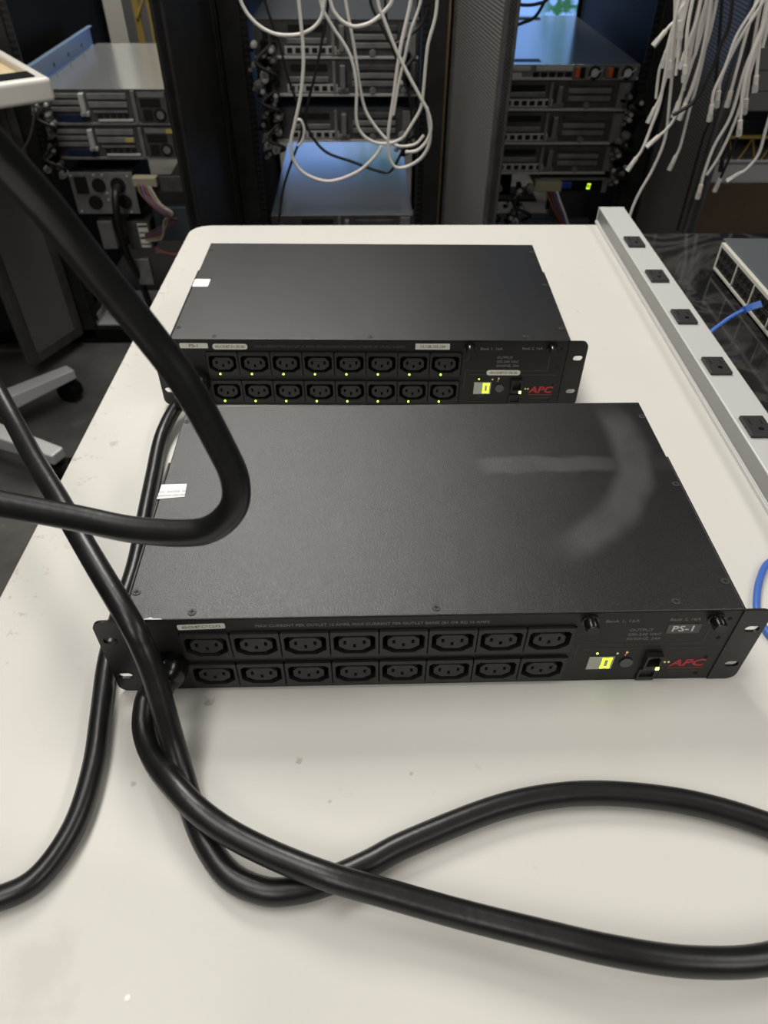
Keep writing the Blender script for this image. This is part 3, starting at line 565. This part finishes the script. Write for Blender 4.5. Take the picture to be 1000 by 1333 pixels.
bx('asset_sticker', 'tag_yellow', s2, 0.330, 0.352, -0.0085, -0.0072, 0.069, 0.080); bx('asset_sticker', 'tag_yellow', s2, 0.212, 0.234, -0.0062, -0.0040, 0.046, 0.056)
server('topmost grey server in the middle rack behind the hanging white loops', -0.109, 0.8315, 0.0875, style=1, lid='lid_dark', seed=1)
server('second grey server from the top in the middle rack', -0.109, 0.7435, 0.0870, style=1, lid='lid_dark', seed=2)
server('third grey server in the middle rack, dark lid showing above it', -0.109, 0.6280, 0.0855, style=1, lid='lid_dark', seed=3)
server('lowest server in the middle rack, its lid glowing blue', -0.109, 0.333, 0.0880, style=1, lid='lid', dep=0.78, seed=4)
server('slim light-topped server with two orange latches on the right rack', 0.4935, 0.7835, 0.0355, w=0.440, y0=RY, dep=0.78, style=2, lid='lid')
server('dark server just under the orange-latched one in the right rack', 0.488, 0.7080, 0.0745, style=1, lid='lid_dark', seed=5)
server('middle dark server in the right rack, with a light lever', 0.488, 0.6210, 0.0855, style=1, lid='lid_dark', seed=6)
server('lowest dark server in the right rack, above the green digit', 0.488, 0.5400, 0.0795, style=1, lid='lid_dark', seed=7)
# pale slide rail at the left of the left servers
sr = thing('slide_rail', 'steel slide rail, blue light painted on it, above the left servers', 'rail', (-0.945, RY, 0.752))
MB().prism([(0.0, 0.0), (0.020, 0.0), (0.020, 0.003), (0.004, 0.003), (0.004, 0.054), (0.014, 0.054), (0.014, 0.057), (0.0, 0.057)], 1, 0.0, 0.62).build('channel', 'rail_steel_bluelit', sr, 0.0006)
for k in range(4): MB().cyl((0.004, 0.08+0.14*k, 0.022), 0, 0.006, 0.0012, 14).build('rivet', 'steel_dark', sr)
# power panel with round sockets, left rack
pp = thing('socket_panel', 'grey panel with round black power sockets under the left servers', 'power panel', (-0.905, RY, 0.428))
bx('body', 'steel_dark', pp, 0.0, 0.185, 0.001, 0.20, 0, 0.118, 0.001); bx('face', 'steel', pp, 0.0, 0.185, -0.002, 0.001, 0, 0.118, 0.001)
for x, z, r in ((0.082, 0.083, 0.020), (0.138, 0.083, 0.022), (0.060, 0.034, 0.020), (0.148, 0.036, 0.020)):
    MB().cyl((x, -0.002, z), 1, r, -0.004, 20).build('round_socket', 'void', pp)
bx('breaker', 'void', pp, 0.014, 0.050, -0.008, -0.002, 0.060, 0.108, 0.001)
for x, z in ((0.006, 0.110), (0.022, 0.104), (0.036, 0.104), (0.074, 0.112), (0.098, 0.112), (0.100, 0.060), (0.100, 0.042), (0.012, 0.008), (0.170, 0.108), (0.160, 0.006)):
    MB().cyl((x, -0.002, z), 1, 0.0032, -0.003, 10).build('screw', 'steel_light', pp)
tag(MB().tube([(-0.765, RY-0.012, 0.510), (-0.763, RY-0.06, 0.500), (-0.768, RY-0.075, 0.440), (-0.775, RY-0.05, 0.330), (-0.775, RY+0.02, 0.20), (-0.77, RY+0.05, 0.06)], 0.011, 12, 8).build('power_lead', 'black_cable', None, smooth=True), 'black power lead hanging from the round-socket panel in the left rack', 'cord')
# bits below the panel
bm_ = thing('barcode_module', 'grey module with a white barcode label low in the left rack', 'module', (-0.775, RY, 0.318))
bx('body', 'steel_dark', bm_, 0.0, 0.075, 0, 0.3, 0, 0.085, 0.002); lb = bx('barcode_label', 'label_white', bm_, 0.036, 0.066, -0.0006, 0, 0.006, 0.080)
for k in range(4): bx('bar', 'print_black', lb, 0.037, 0.065, -0.0009, -0.0006, 0.014+0.018*k, 0.018+0.018*k+0.003*(k % 2))
tag(bx('drive_caddy', 'steel', None, -0.860, -0.815, RY, RY+0.30, 0.318, 0.405, 0.003), 'plain grey caddy beside the barcode module in the left rack', 'caddy')
tag(bx('filler_panel', 'steel', None, -0.775, -0.728, RY, RY+0.02, 0.200, 0.285, 0.002), 'narrow grey filler panel below the barcode module', 'panel')
sh = thing('shelf_tray', 'shallow grey tray on the floor of the left rack', 'tray', (-0.95, RY, 0.056))
MB().box(0, 0.20, 0.0, 0.25, 0, 0.004).box(0, 0.004, 0, 0.25, 0.004, 0.03).box(0.196, 0.2, 0, 0.25, 0.004, 0.03).build('pan', 'pale_plastic', sh); MB().cyl((0.10, 0.06, 0.004), 2, 0.018, 0.006, 20).build('knob', 'steel', sh, 0.002)
tag(bx('blanking_panel', 'steel_dark', None, -0.72, -0.50, RY, RY+0.02, 0.490, 0.535, 0.002), 'dark blanking panel to the right of the round-socket panel', 'panel')
tag(bx('storage_box', 'lid_dark', None, -0.69, -0.50, RY+0.02, RY+0.45, 0.335, 0.440, 0.004), 'dark blue-grey box low in the left rack beside the ribbon cable', 'box')
def ribbon(label, paths, r, mats, conn=None):
    p = thing('ribbon_cable', label, 'cable')
    for i, pt in enumerate(paths): MB().tube(pt, r, 8, 6).build('strand', mats[i % len(mats)], p, smooth=True)
    if conn: bx('connector', 'connector_cream', p, *conn, 0.002)
    return p
ribbon('loose coloured wires on a cream connector in the left rack', [[(-0.700+0.006*i, RY-0.02, 0.530), (-0.690+0.012*i, RY-0.05, 0.500-0.006*i), (-0.640+0.008*i, RY-0.06, 0.450), (-0.600-0.010*i, RY-0.05, 0.425), (-0.660, RY-0.04, 0.400-0.008*i), (-0.715, RY-0.02, 0.370-0.004*i)] for i in range(5)], 0.0032, ('ribbon_brown', 'ribbon_violet', 'ribbon_red', 'ribbon_grey', 'connector_cream'), (-0.715, -0.645, RY-0.03, RY, 0.515, 0.540))
ribbon('thin violet and red wires bunched low in the left rack', [[(-0.69, RY-0.03, 0.335-0.006*i), (-0.650, RY-0.05, 0.325), (-0.600, RY-0.06, 0.325-0.005*i), (-0.560, RY-0.04, 0.290-0.01*i), (-0.545, RY, 0.22)] for i in range(4)], 0.0030, ('ribbon_red', 'ribbon_violet', 'ribbon_grey', 'ribbon_brown'))
# device with the green digit in the right rack
gd = thing('console_unit', 'small black unit with lit green digit and blue port in right rack', 'console', (0.485, RY, 0.487))
bx('body', 'steel_dark', gd, 0, 0.205, 0.002, 0.3, 0, 0.042, 0.001); bx('face', 'rack_black', gd, 0.004, 0.190, -0.002, 0.002, 0.004, 0.034, 0.0006); bx('top_edge', 'steel', gd, 0, 0.205, -0.004, 0.002, 0.036, 0.042); bx('end_bracket', 'steel', gd, 0.190, 0.205, -0.004, 0.002, 0.0, 0.036)
bx('blue_port', 'port_blue', gd, 0.058, 0.096, -0.010, -0.002, 0.014, 0.032, 0.001); seven_zero(gd, 0.150, 0.018, 0.0085, 0.015, 0.0017, 0.15, -0.002)
ribbon('rainbow wires hanging from a cream connector in the right rack', [[(0.500+0.010*i, RY-0.02, 0.510), (0.512+0.010*i, RY-0.05, 0.480), (0.545+0.008*i, RY-0.06, 0.430), (0.575+0.004*i, RY-0.05, 0.380), (0.580, RY-0.03, 0.30)] for i in range(4)], 0.0034, ('ribbon_red', 'ribbon_brown', 'ribbon_violet', 'bag_white'), (0.465, 0.545, RY-0.035, RY-0.005, 0.500, 0.528))
tag(bx('filler_panel', 'steel_dark', None, 0.40, 0.66, RY, RY+0.02, 0.370, 0.405, 0.002), 'dark grey filler panel low in the right rack', 'panel')
# cable-management arms (knuckles of connectors at the rack edges)
def cable_arm(label, x, z0, z1, n, seed, w=0.05, y=RY):
    rnd = random.Random(seed); p = thing('cable_bracket', label, 'bracket', (x, y-0.03, z0))
    bx('spine', 'rack_black', p, -0.006, 0.006, 0, 0.025, 0, z1-z0, 0.001)
    for k in range(n):
        zz = (k+0.5)/n*(z1-z0); xx = rnd.uniform(-w/2, w/2); m_ = MB()
        m_.cyl((xx, 0.0, zz), 1, rnd.uniform(0.007, 0.012), -0.022, 10)
        c1 = m_.build('connector', rnd.choice(('steel', 'steel_dark', 'rack_black', 'steel_light')), p, 0.001)
        MB().lathe((xx, -0.022, zz), 1, [(0.006, 0), (0.006, -0.004), (0.0035, -0.004), (0.0035, -0.010)], 8).build('pin', rnd.choice(('steel_light', 'steel')), c1)
        MB().box(xx-0.016, xx-0.004, -0.012, 0.004, zz-0.016, zz-0.010).build('clip', rnd.choice(('steel', 'rack_black')), c1)
    MB().tube([(w*0.3, -0.01, 0.01), (w*0.6, -0.035, (z1-z0)*0.3), (-w*0.3, -0.04, (z1-z0)*0.6), (w*0.4, -0.015, (z1-z0)*0.95)], 0.005, 8, 6).build('lead', 'black_cable', p, smooth=True)
    return p
cable_arm('cluster of metal connectors left of the topmost middle server', -0.300, 0.775, 0.875, 9, 1, 0.055)
cable_arm('second cluster of metal connectors down the middle rack left edge', -0.295, 0.700, 0.770, 7, 2, 0.05)
cable_arm('lowest cluster of metal connectors, left of the third middle server', -0.292, 0.605, 0.690, 8, 3, 0.05)
cable_arm('connector cluster at right edge of the topmost middle servers', 0.080, 0.760, 0.850, 5, 4, 0.04)
cable_arm('connector cluster at the right edge of the third middle server', 0.082, 0.610, 0.660, 4, 12, 0.04)
cable_arm('connector cluster beside the upper left-rack server', -0.905, 0.655, 0.740, 7, 5, 0.04)
cable_arm('connector cluster beside the lower left-rack server', -0.915, 0.550, 0.640, 7, 6, 0.05)
cable_arm('connector cluster right of the uppermost dark right-rack server', 0.705, 0.690, 0.760, 5, 7, 0.045)
cable_arm('connector cluster right of the middle dark right-rack server', 0.702, 0.600, 0.660, 5, 8, 0.05)
cable_arm('connector cluster right of the lowest dark right-rack server', 0.700, 0.530, 0.580, 5, 9, 0.05)
cable_arm('jumble of connectors low at the left of the right rack', 0.335, 0.400, 0.520, 10, 10, 0.05)
cable_arm('jumble of connectors beside the rainbow wires', 0.420, 0.410, 0.520, 8, 11, 0.06)
# far side: screen and frame seen through the racks, plus one added blue screen
def screen(label, x0, x1, y, z0, z1):
    p = thing('display_screen', label, 'screen', ((x0+x1)/2, y, z0)); w = (x1-x0)/2
    bx('bezel', 'rack_black', p, -w-0.015, w+0.015, 0.002, 0.04, -0.02, z1-z0+0.02, 0.003); bx('picture', 'screen_picture', p, -w, w, 0, 0.002, 0, z1-z0)
    bx('stand', 'rack_black', p, -0.03, 0.03, 0.01, 0.035, -z0+0.01, -0.02); bx('foot', 'rack_black', p, -0.15, 0.15, -0.06, 0.12, -z0, -z0+0.012, 0.003)
screen('lit blue screen with green leaves seen beyond the right rack', 0.25, 1.05, 3.25, 0.60, 1.22)
screen('made-up blue screen added behind the middle rack to light the lids', -0.55, 0.20, 3.25, 0.50, 0.72)  # made-up screen, added so the middle server lids reflect blue
yf = thing('shelving_frame', 'yellow metal shelving upright behind the left rack', 'shelving', (-1.175, 4.1, 0))
for x in (-0.012, 0.06): bx('upright', 'yellow_frame', yf, x-0.015, x+0.015, 0, 0.03, 0, 1.8)
MB().tube([(-0.012, 0.0, 0.60), (0.06, 0.0, 0.72)], 0.008, 8, 1).tube([(-0.012, 0, 0.84), (0.06, 0, 0.72)], 0.008, 8, 1).build('brace', 'yellow_frame', yf)
# far right rack contents
cb = thing('cardboard_box', 'brown cardboard box standing at far right behind the dark bench', 'box', (1.13, RY-0.06, 0.055))
bx('carton', 'cardboard', cb, -0.195, 0.195, 0, 0.45, 0, 0.478, 0.004); bx('tape', 'cardboard', cb, -0.03, 0.03, -0.0006, 0.0, 0.36, 0.478)
tr = thing('pale_bin', 'pale plastic bin on top of the cardboard box', 'bin', (1.13, RY-0.06, 0.533))
MB().box(-0.193, 0.193, 0, 0.42, 0, 0.004).box(-0.193, 0.193, 0, 0.006, 0.004, 0.062).box(-0.193, 0.193, 0.414, 0.42, 0.004, 0.062).box(-0.193, -0.187, 0.006, 0.414, 0.004, 0.062).box(0.187, 0.193, 0.006, 0.414, 0.004, 0.062).build('shell', 'pale_plastic', tr, 0.002)
bx('rim', 'pale_plastic', tr, -0.198, 0.198, -0.006, 0.002, 0.056, 0.064, 0.002)
cg = thing('wire_crate', 'yellowish lattice crate standing inside the pale bin', 'crate', (1.10, RY, 0.538))
for k in range(5): MB().tube([(-0.16+0.07*k, 0.05, 0.0), (-0.125+0.07*k, 0.05, 0.085), (-0.09+0.07*k, 0.05, 0.0)], 0.004, 6, 1).build('lattice_bar', 'yellow_frame', cg)
bx('top_bar', 'yellow_frame', cg, -0.165, 0.20, 0.045, 0.055, 0.085, 0.093)
gs = thing('grey_equipment', 'flat grey equipment case at the right frame edge', 'equipment', (1.16, RY, 0.706))
bx('case', 'case_grey', gs, -0.17, 0.16, 0, 0.5, 0, 0.155, 0.003); bx('seam', 'rack_black', gs, -0.17, 0.16, -0.0006, 0, 0.05, 0.0515); bx('seam', 'rack_black', gs, -0.17, 0.16, -0.0006, 0, 0.10, 0.1015)
tag(bx('rack_shelf', 'rack_black', None, 0.86, 1.32, RY-0.005, RY+0.6, 0.690, 0.706, 0.002), 'black shelf carrying the flat grey equipment case', 'shelf')
# ------------------------------------------------------------------ hanging cables
def hang(label, px, Y, r, mat, group=None, name='hanging_cable'):
    """px: (x, y) pixels on the upright plane y = Y"""
    pts = [at_y(a, b_, Y + (q[0] if q else 0)) for a, b_, *q in px]
    return tag(MB().tube(pts, r, 10, 8).build(name, mat, None, smooth=True), label, 'cable', group)
WC = 'white cables looping down in front of the middle rack'
hang('white cable sagging in a shallow arc at the middle rack upper left', [(285, -140), (298, -60), (313, 0), (330, 27), (352, 42), (375, 46), (398, 42), (416, 27), (422, 0), (424, -70), (424, -140)], 1.36, 0.0034, 'white_cable', WC)
hang('white cable dropping on the left into a wide low loop', [(384, -140), (386, -60), (389, 0), (395, 70), (392, 120), (384, 160), (379, 185), (383, 210), (400, 228), (430, 236), (465, 224), (488, 204), (497, 190)], 1.34, 0.0036, 'white_cable', WC)
hang('white cable sagging across the top centre of the middle rack', [(424, -140), (426, -60), (430, 0), (440, 22), (455, 33), (468, 34), (485, 28), (503, 12), (512, -5), (522, -60), (526, -140)], 1.37, 0.0036, 'white_cable', WC)
hang('white cable slanting from top centre into the left inner loop', [(412, -140), (414, -60), (417, 0), (430, 30), (455, 70), (464, 110), (464, 155), (472, 175), (490, 186), (510, 186), (524, 180)], 1.39, 0.0033, 'white_cable', WC)
hang('white cable dropping at centre into the deep right inner loop', [(446, -140), (447, -60), (450, 0), (461, 60), (469, 115), (478, 148), (500, 178), (518, 190), (540, 188), (552, 176)], 1.41, 0.0033, 'white_cable', WC)
hang('straight white cable leaning left from the top right of the middle rack', [(548, -140), (541, -60), (535, 0), (521, 65), (512, 130), (506, 170), (506, 200), (514, 217), (530, 217), (550, 204), (560, 180), (556, 140)], 1.35, 0.0036, 'white_cable', WC)
hang('white cable curling at the right with a free lower end', [(490, -140), (491, -60), (492, 0), (500, 25), (517, 68), (533, 100), (547, 126), (557, 145), (561, 165), (556, 183), (543, 196), (528, 198)], 1.33, 0.0035, 'white_cable', WC)
hang('white cable hanging furthest right in front of the middle rack', [(580, -140), (572, -60), (568, 15), (557, 60), (552, 110), (548, 140), (536, 162), (526, 178)], 1.42, 0.0033, 'white_cable', WC)
hang('short white loop left of the low wide loop', [(384, 158), (391, 156), (396, 168), (394, 182), (388, 190)], 1.44, 0.003, 'white_cable', WC)
hang('white cable slanting behind the leaning one at top right', [(560, -140), (553, -60), (548, 0), (535, 40), (527, 75), (519, 110), (512, 150)], 1.46, 0.003, 'white_cable', WC)
BC = 'thin black cables hanging in the middle rack'
hang('black cable hanging left of centre down to the bench edge', [(340, -140), (342, -60), (345, 0), (362, 50), (375, 100), (390, 145), (392, 175), (380, 210), (368, 250), (362, 300)], 1.50, 0.0030, 'black_cable', BC)
hang('black cable slanting down and along the blue lid', [(440, -140), (436, -60), (425, 20), (412, 90), (398, 150), (405, 175), (425, 198), (460, 211), (490, 222), (508, 223), (522, 200), (536, 165), (548, 140), (550, 120)], 1.48, 0.0032, 'black_cable', BC)
hang('black cable with a small hook at the upper right of the middle rack', [(478, -140), (478, -60), (482, 0), (495, 30), (508, 55), (518, 56), (535, 45), (550, 30), (558, 10)], 1.49, 0.0032, 'black_cable', BC)
hang('black cable crossing straight behind the white right loops', [(500, -140), (500, -60), (502, 10), (508, 50), (522, 95), (534, 130), (536, 160)], 1.51, 0.003, 'black_cable', BC)
hang('black cable bowing over the light-topped server', [(650, -80), (655, 0), (675, 6), (700, 5), (715, -8), (722, -80)], 1.62, 0.0036, 'black_cable')
hang('black cable drooping beside the mesh door to the light-topped server', [(735, -90), (722, -30), (700, 18), (680, 30), (664, 35)], 1.66, 0.0036, 'black_cable')
hang('thin grey cable curving at the left rack edge', [(44, 130), (44, 155), (38, 180), (27, 200)], 1.70, 0.0026, 'ribbon_grey')
# white network leads with plugs, hanging at the right
def lead(label, px, Y, plug='white_plug', r=0.0027, mat='white_cable', grp='network leads hanging at the right'):
    pts = [at_y(a, b_, Y) for a, b_ in px]; p = thing('network_lead', label, 'cable', tuple(pts[-1]), 0, grp); o = pts[-1]
    MB().tube([q-o for q in pts], r, 10, 6).build('jacket', mat, p, smooth=True)
    d = (pts[-1]-pts[-2]).normalized()
    if plug:
        bt = MB().tube([(0, 0, 0), tuple(d*0.008), tuple(d*0.015)], 0.0044, 8, 3).build('boot', plug, p, 0.0008)
        MB().tube([tuple(d*0.015), tuple(d*0.027)], 0.0052, 4, 1).build('plug', 'clear_plug' if plug == 'white_plug' else plug, p)
    return p
YL = 1.12
lead('white lead ending lowest left of the hanging bunch', [(905, -120), (895, -60), (885, 0), (872, 60), (860, 130), (848, 165), (836, 195), (829, 205)], YL)
lead('white lead trailing from the bunch down behind the bench corner', [(880, -120), (879, -60), (879, 0), (878, 60), (872, 130), (866, 180), (850, 220), (833, 250), (822, 275), (816, 300)], YL+0.02, None)
lead('white lead with its plug beside the black rack post', [(900, -120), (890, -30), (880, 40), (870, 90), (860, 125), (853, 140)], YL+0.04)
lead('white lead with plug pointing left below the bunch', [(925, -120), (918, -30), (905, 40), (893, 100), (880, 150), (868, 168), (858, 177)], YL-0.01)
lead('straight white lead whose plug hangs below the bunch in front of the mesh door', [(938, -120), (930, -30), (922, 40), (910, 100), (896, 150), (886, 190), (880, 203)], YL+0.03)
lead('short white lead with plug bent left at the top of the bunch', [(908, -120), (900, -60), (890, 0), (880, 25), (872, 34), (867, 40)], YL-0.02)
lead('white lead with plug hanging high at the left of the bunch', [(897, -120), (888, -30), (880, 20), (872, 50), (868, 66)], YL+0.05)
lead('white lead with plug in the middle of the bunch, upper', [(906, -120), (900, -50), (890, 10), (886, 40), (885, 50)], YL-0.03)
lead('white lead with plug in the middle of the bunch, lower', [(925, -120), (918, -40), (908, 20), (898, 50), (893, 66)], YL-0.04)
lead('white lead ending behind the black tie in the bunch', [(934, -120), (926, -30), (914, 40), (900, 85), (890, 115), (884, 132)], YL+0.01)
lead('long white lead of the bunch right side with a low plug', [(940, -120), (930, -40), (918, 50), (905, 105), (893, 135)], YL-0.02)
lead('white lead crossing the bunch from the right', [(950, -120), (940, -40), (925, 40), (910, 85), (902, 110), (895, 128)], YL+0.02)
lead('thin white lead down the bunch left edge', [(892, -120), (886, -30), (876, 40), (864, 75), (858, 95), (854, 128)], YL+0.06, None, 0.0026)
lead('white lead with plug in front of the mesh door, left of a pair', [(1030, -120), (1008, -40), (985, 5), (960, 45), (945, 85), (930, 118), (927, 136)], YL-0.06)
lead('white lead with plug in front of the mesh door, right of a pair', [(1034, -120), (1014, -40), (992, 5), (968, 42), (948, 80), (938, 105), (936, 118)], YL-0.05)
lead('white lead ending lowest along the mesh door edge', [(1030, -120), (1015, -40), (990, 40), (970, 90), (952, 150), (930, 190), (917, 225), (913, 240)], YL-0.03)
lead('white lead beside the lowest one on the mesh door edge', [(1035, -120), (1020, -40), (997, 30), (978, 90), (960, 150), (938, 200), (920, 228)], YL-0.02, None)
lead('white lead with plug between the mesh door and the grey case', [(1015, -120), (1008, -40), (995, 30), (980, 70), (968, 115), (965, 145), (964, 156)], YL-0.09)
lead('white lead with clear plug at the far right above the cardboard box', [(1030, 60), (1012, 120), (998, 165), (988, 200), (972, 220), (964, 225)], YL-0.02, 'clear_plug')
lead('pale lead hanging at the right frame edge', [(1030, -120), (1016, -20), (1004, 20), (996, 50), (993, 62)], YL, None)
rnd = random.Random(8)
for k, (xt, xb, yb, lb) in enumerate(((884, 874, 78, 'white lead tucked second from the left in the bunch'), (896, 880, 98, 'white lead behind the bunch with a plug at mid height'), (902, 892, 84, 'white lead deep in the bunch centre'), (912, 890, 118, 'white lead at the bunch back, its plug near the black tie'), (920, 905, 72, 'white lead right of the bunch centre with a high plug'), (893, 886, 26, 'shortest white lead of the bunch, plug near the top frame edge'), (985, 952, 118, 'white lead in the right group ending above the pale bin'), (992, 972, 128, 'white lead in the right group, furthest back'), (999, 985, 98, 'white lead at the right group edge ending high'))):
    lead(lb, [(xt+24, -120), (xt+12, -50), (xt, 0), ((xt*2+xb)/3-3, yb*0.4), ((xt+2*xb)/3-2, yb*0.72), (xb, yb)], YL+rnd.uniform(-0.05, 0.07), rnd.choice(('white_plug', 'white_plug', None)))
lead('black lead hanging through the right bunch to a black plug', [(990, -120), (985, -30), (975, 60), (962, 130), (945, 180), (941, 205)], YL+0.05, 'black_cable', 0.0030, 'black_cable')
lead('black lead slanting down in front of the cardboard box', [(1000, -120), (996, -30), (985, 70), (968, 150), (952, 200), (938, 232)], YL+0.06, 'clear_plug', 0.0026, 'black_cable')
lead('black lead curling along the bunch to a free end', [(950, -120), (955, -30), (950, 30), (938, 60), (925, 95), (905, 130), (890, 142), (876, 150)], YL-0.05, None, 0.0032, 'black_cable')
lead('black lead running down the mesh door to the bench', [(945, -120), (940, 0), (928, 140), (915, 180), (900, 235), (882, 300)], 1.30, None, 0.0030, 'black_cable')
# ------------------------------------------------------------------ rolling cart at the left
CT = Vector((-0.727, 1.489, 0)); ang = math.atan2(0.585, 0.811)      # e1 = front edge direction, e2 = side edge
ct = thing('rolling_cart', 'white rolling cart with five-star castor base at the left edge', 'cart', (-1.15, 1.28, 0))
def cl(x, y):       # cart tray coordinates -> local: x along the front edge away from the corner, y along the side
    e1 = Vector((-0.811, -0.585, 0)); e2 = Vector((-0.585, 0.811, 0)); v = CT + e1*x + e2*y - Vector((-1.15, 1.28, 0)); return (v.x, v.y)
Z1, Z0 = T+0.110, T+0.062
def quadp(a, b_, c, d): return [cl(*a), cl(*b_), cl(*c), cl(*d)]
def tray_outline(x0, x1, y0, y1, r):
    return [cl(x, y) for x, y in rrect(x0, x1, y0, y1, r, 5)]
MB().prism(tray_outline(0.010, 0.61, 0.012, 0.45, 0.02), 2, Z0+0.016, Z0+0.030).build('tray', 'beech', ct, 0.002)
rim = MB(); rim.prism(quadp((0.0, 0.0), (0.62, 0.0), (0.62, 0.028), (0.0, 0.028)), 2, Z0, Z1); rim.build('front_rim', 'cart_white', ct, 0.009, seg=4)
rim = MB(); rim.prism(quadp((0.0, 0.006), (0.022, 0.006), (0.022, 0.46), (0.0, 0.46)), 2, Z0, Z1-0.002); rim.build('side_rim', 'cart_white', ct, 0.006, seg=3)
rim = MB(); rim.prism(quadp((0.598, 0.006), (0.62, 0.006), (0.62, 0.46), (0.598, 0.46)), 2, Z0, Z1-0.002); rim.build('side_rim', 'cart_white', ct, 0.006, seg=3)
MB().prism(quadp((0.024, 0.030), (0.59, 0.030), (0.59, 0.085), (0.024, 0.085)), 2, Z0+0.030, Z1+0.001).build('pad', 'rack_black', ct, 0.002)
MB().cyl((0, 0, 0.11), 2, 0.028, Z0+0.016-0.11, 20).build('column', 'cart_silver', ct, smooth=True); MB().cyl((0, 0, 0.07), 2, 0.06, 0.07, 24, 0.045).build('hub', 'cart_silver', ct, 0.004)
for k in range(5):
    a = math.radians(49-74*k) if k < 2 else math.radians(-25-72*(k-1)); d = Vector((math.cos(a), math.sin(a), 0)); n = Vector((-d.y, d.x, 0)); L2 = 0.345
    b_ = MB(); q = []
    for t, w2, zb, zt in ((0.03, 0.028, 0.072, 0.125), (L2, 0.021, 0.078, 0.108)):
        for s2_, zz in ((-1, zb), (1, zb), (1, zt), (-1, zt)): v = d*t + n*w2*s2_; q.append((v.x, v.y, zz))
    b_.v = q; b_.f = [(0, 1, 2, 3), (4, 7, 6, 5), (0, 4, 5, 1), (1, 5, 6, 2), (2, 6, 7, 3), (3, 7, 4, 0)]
    b_.build('foot', 'cart_silver', ct, 0.004)
    e = d*(L2-0.018); cs = bpy.data.objects.new('caster', None)
    wh = MB()
    wh.cyl((-0.022, 0, 0.0325), 0, 0.0325, 0.044, 24); w_ = wh.build('caster', 'rack_black', ct, 0.004, loc=(e.x+n.x*0.012, e.y+n.y*0.012, 0)); w_.rotation_euler = (0, 0, a+0.5)
    MB().cyl((0, 0, 0.055), 2, 0.009, 0.025, 12).build('stem', 'steel_dark', w_)
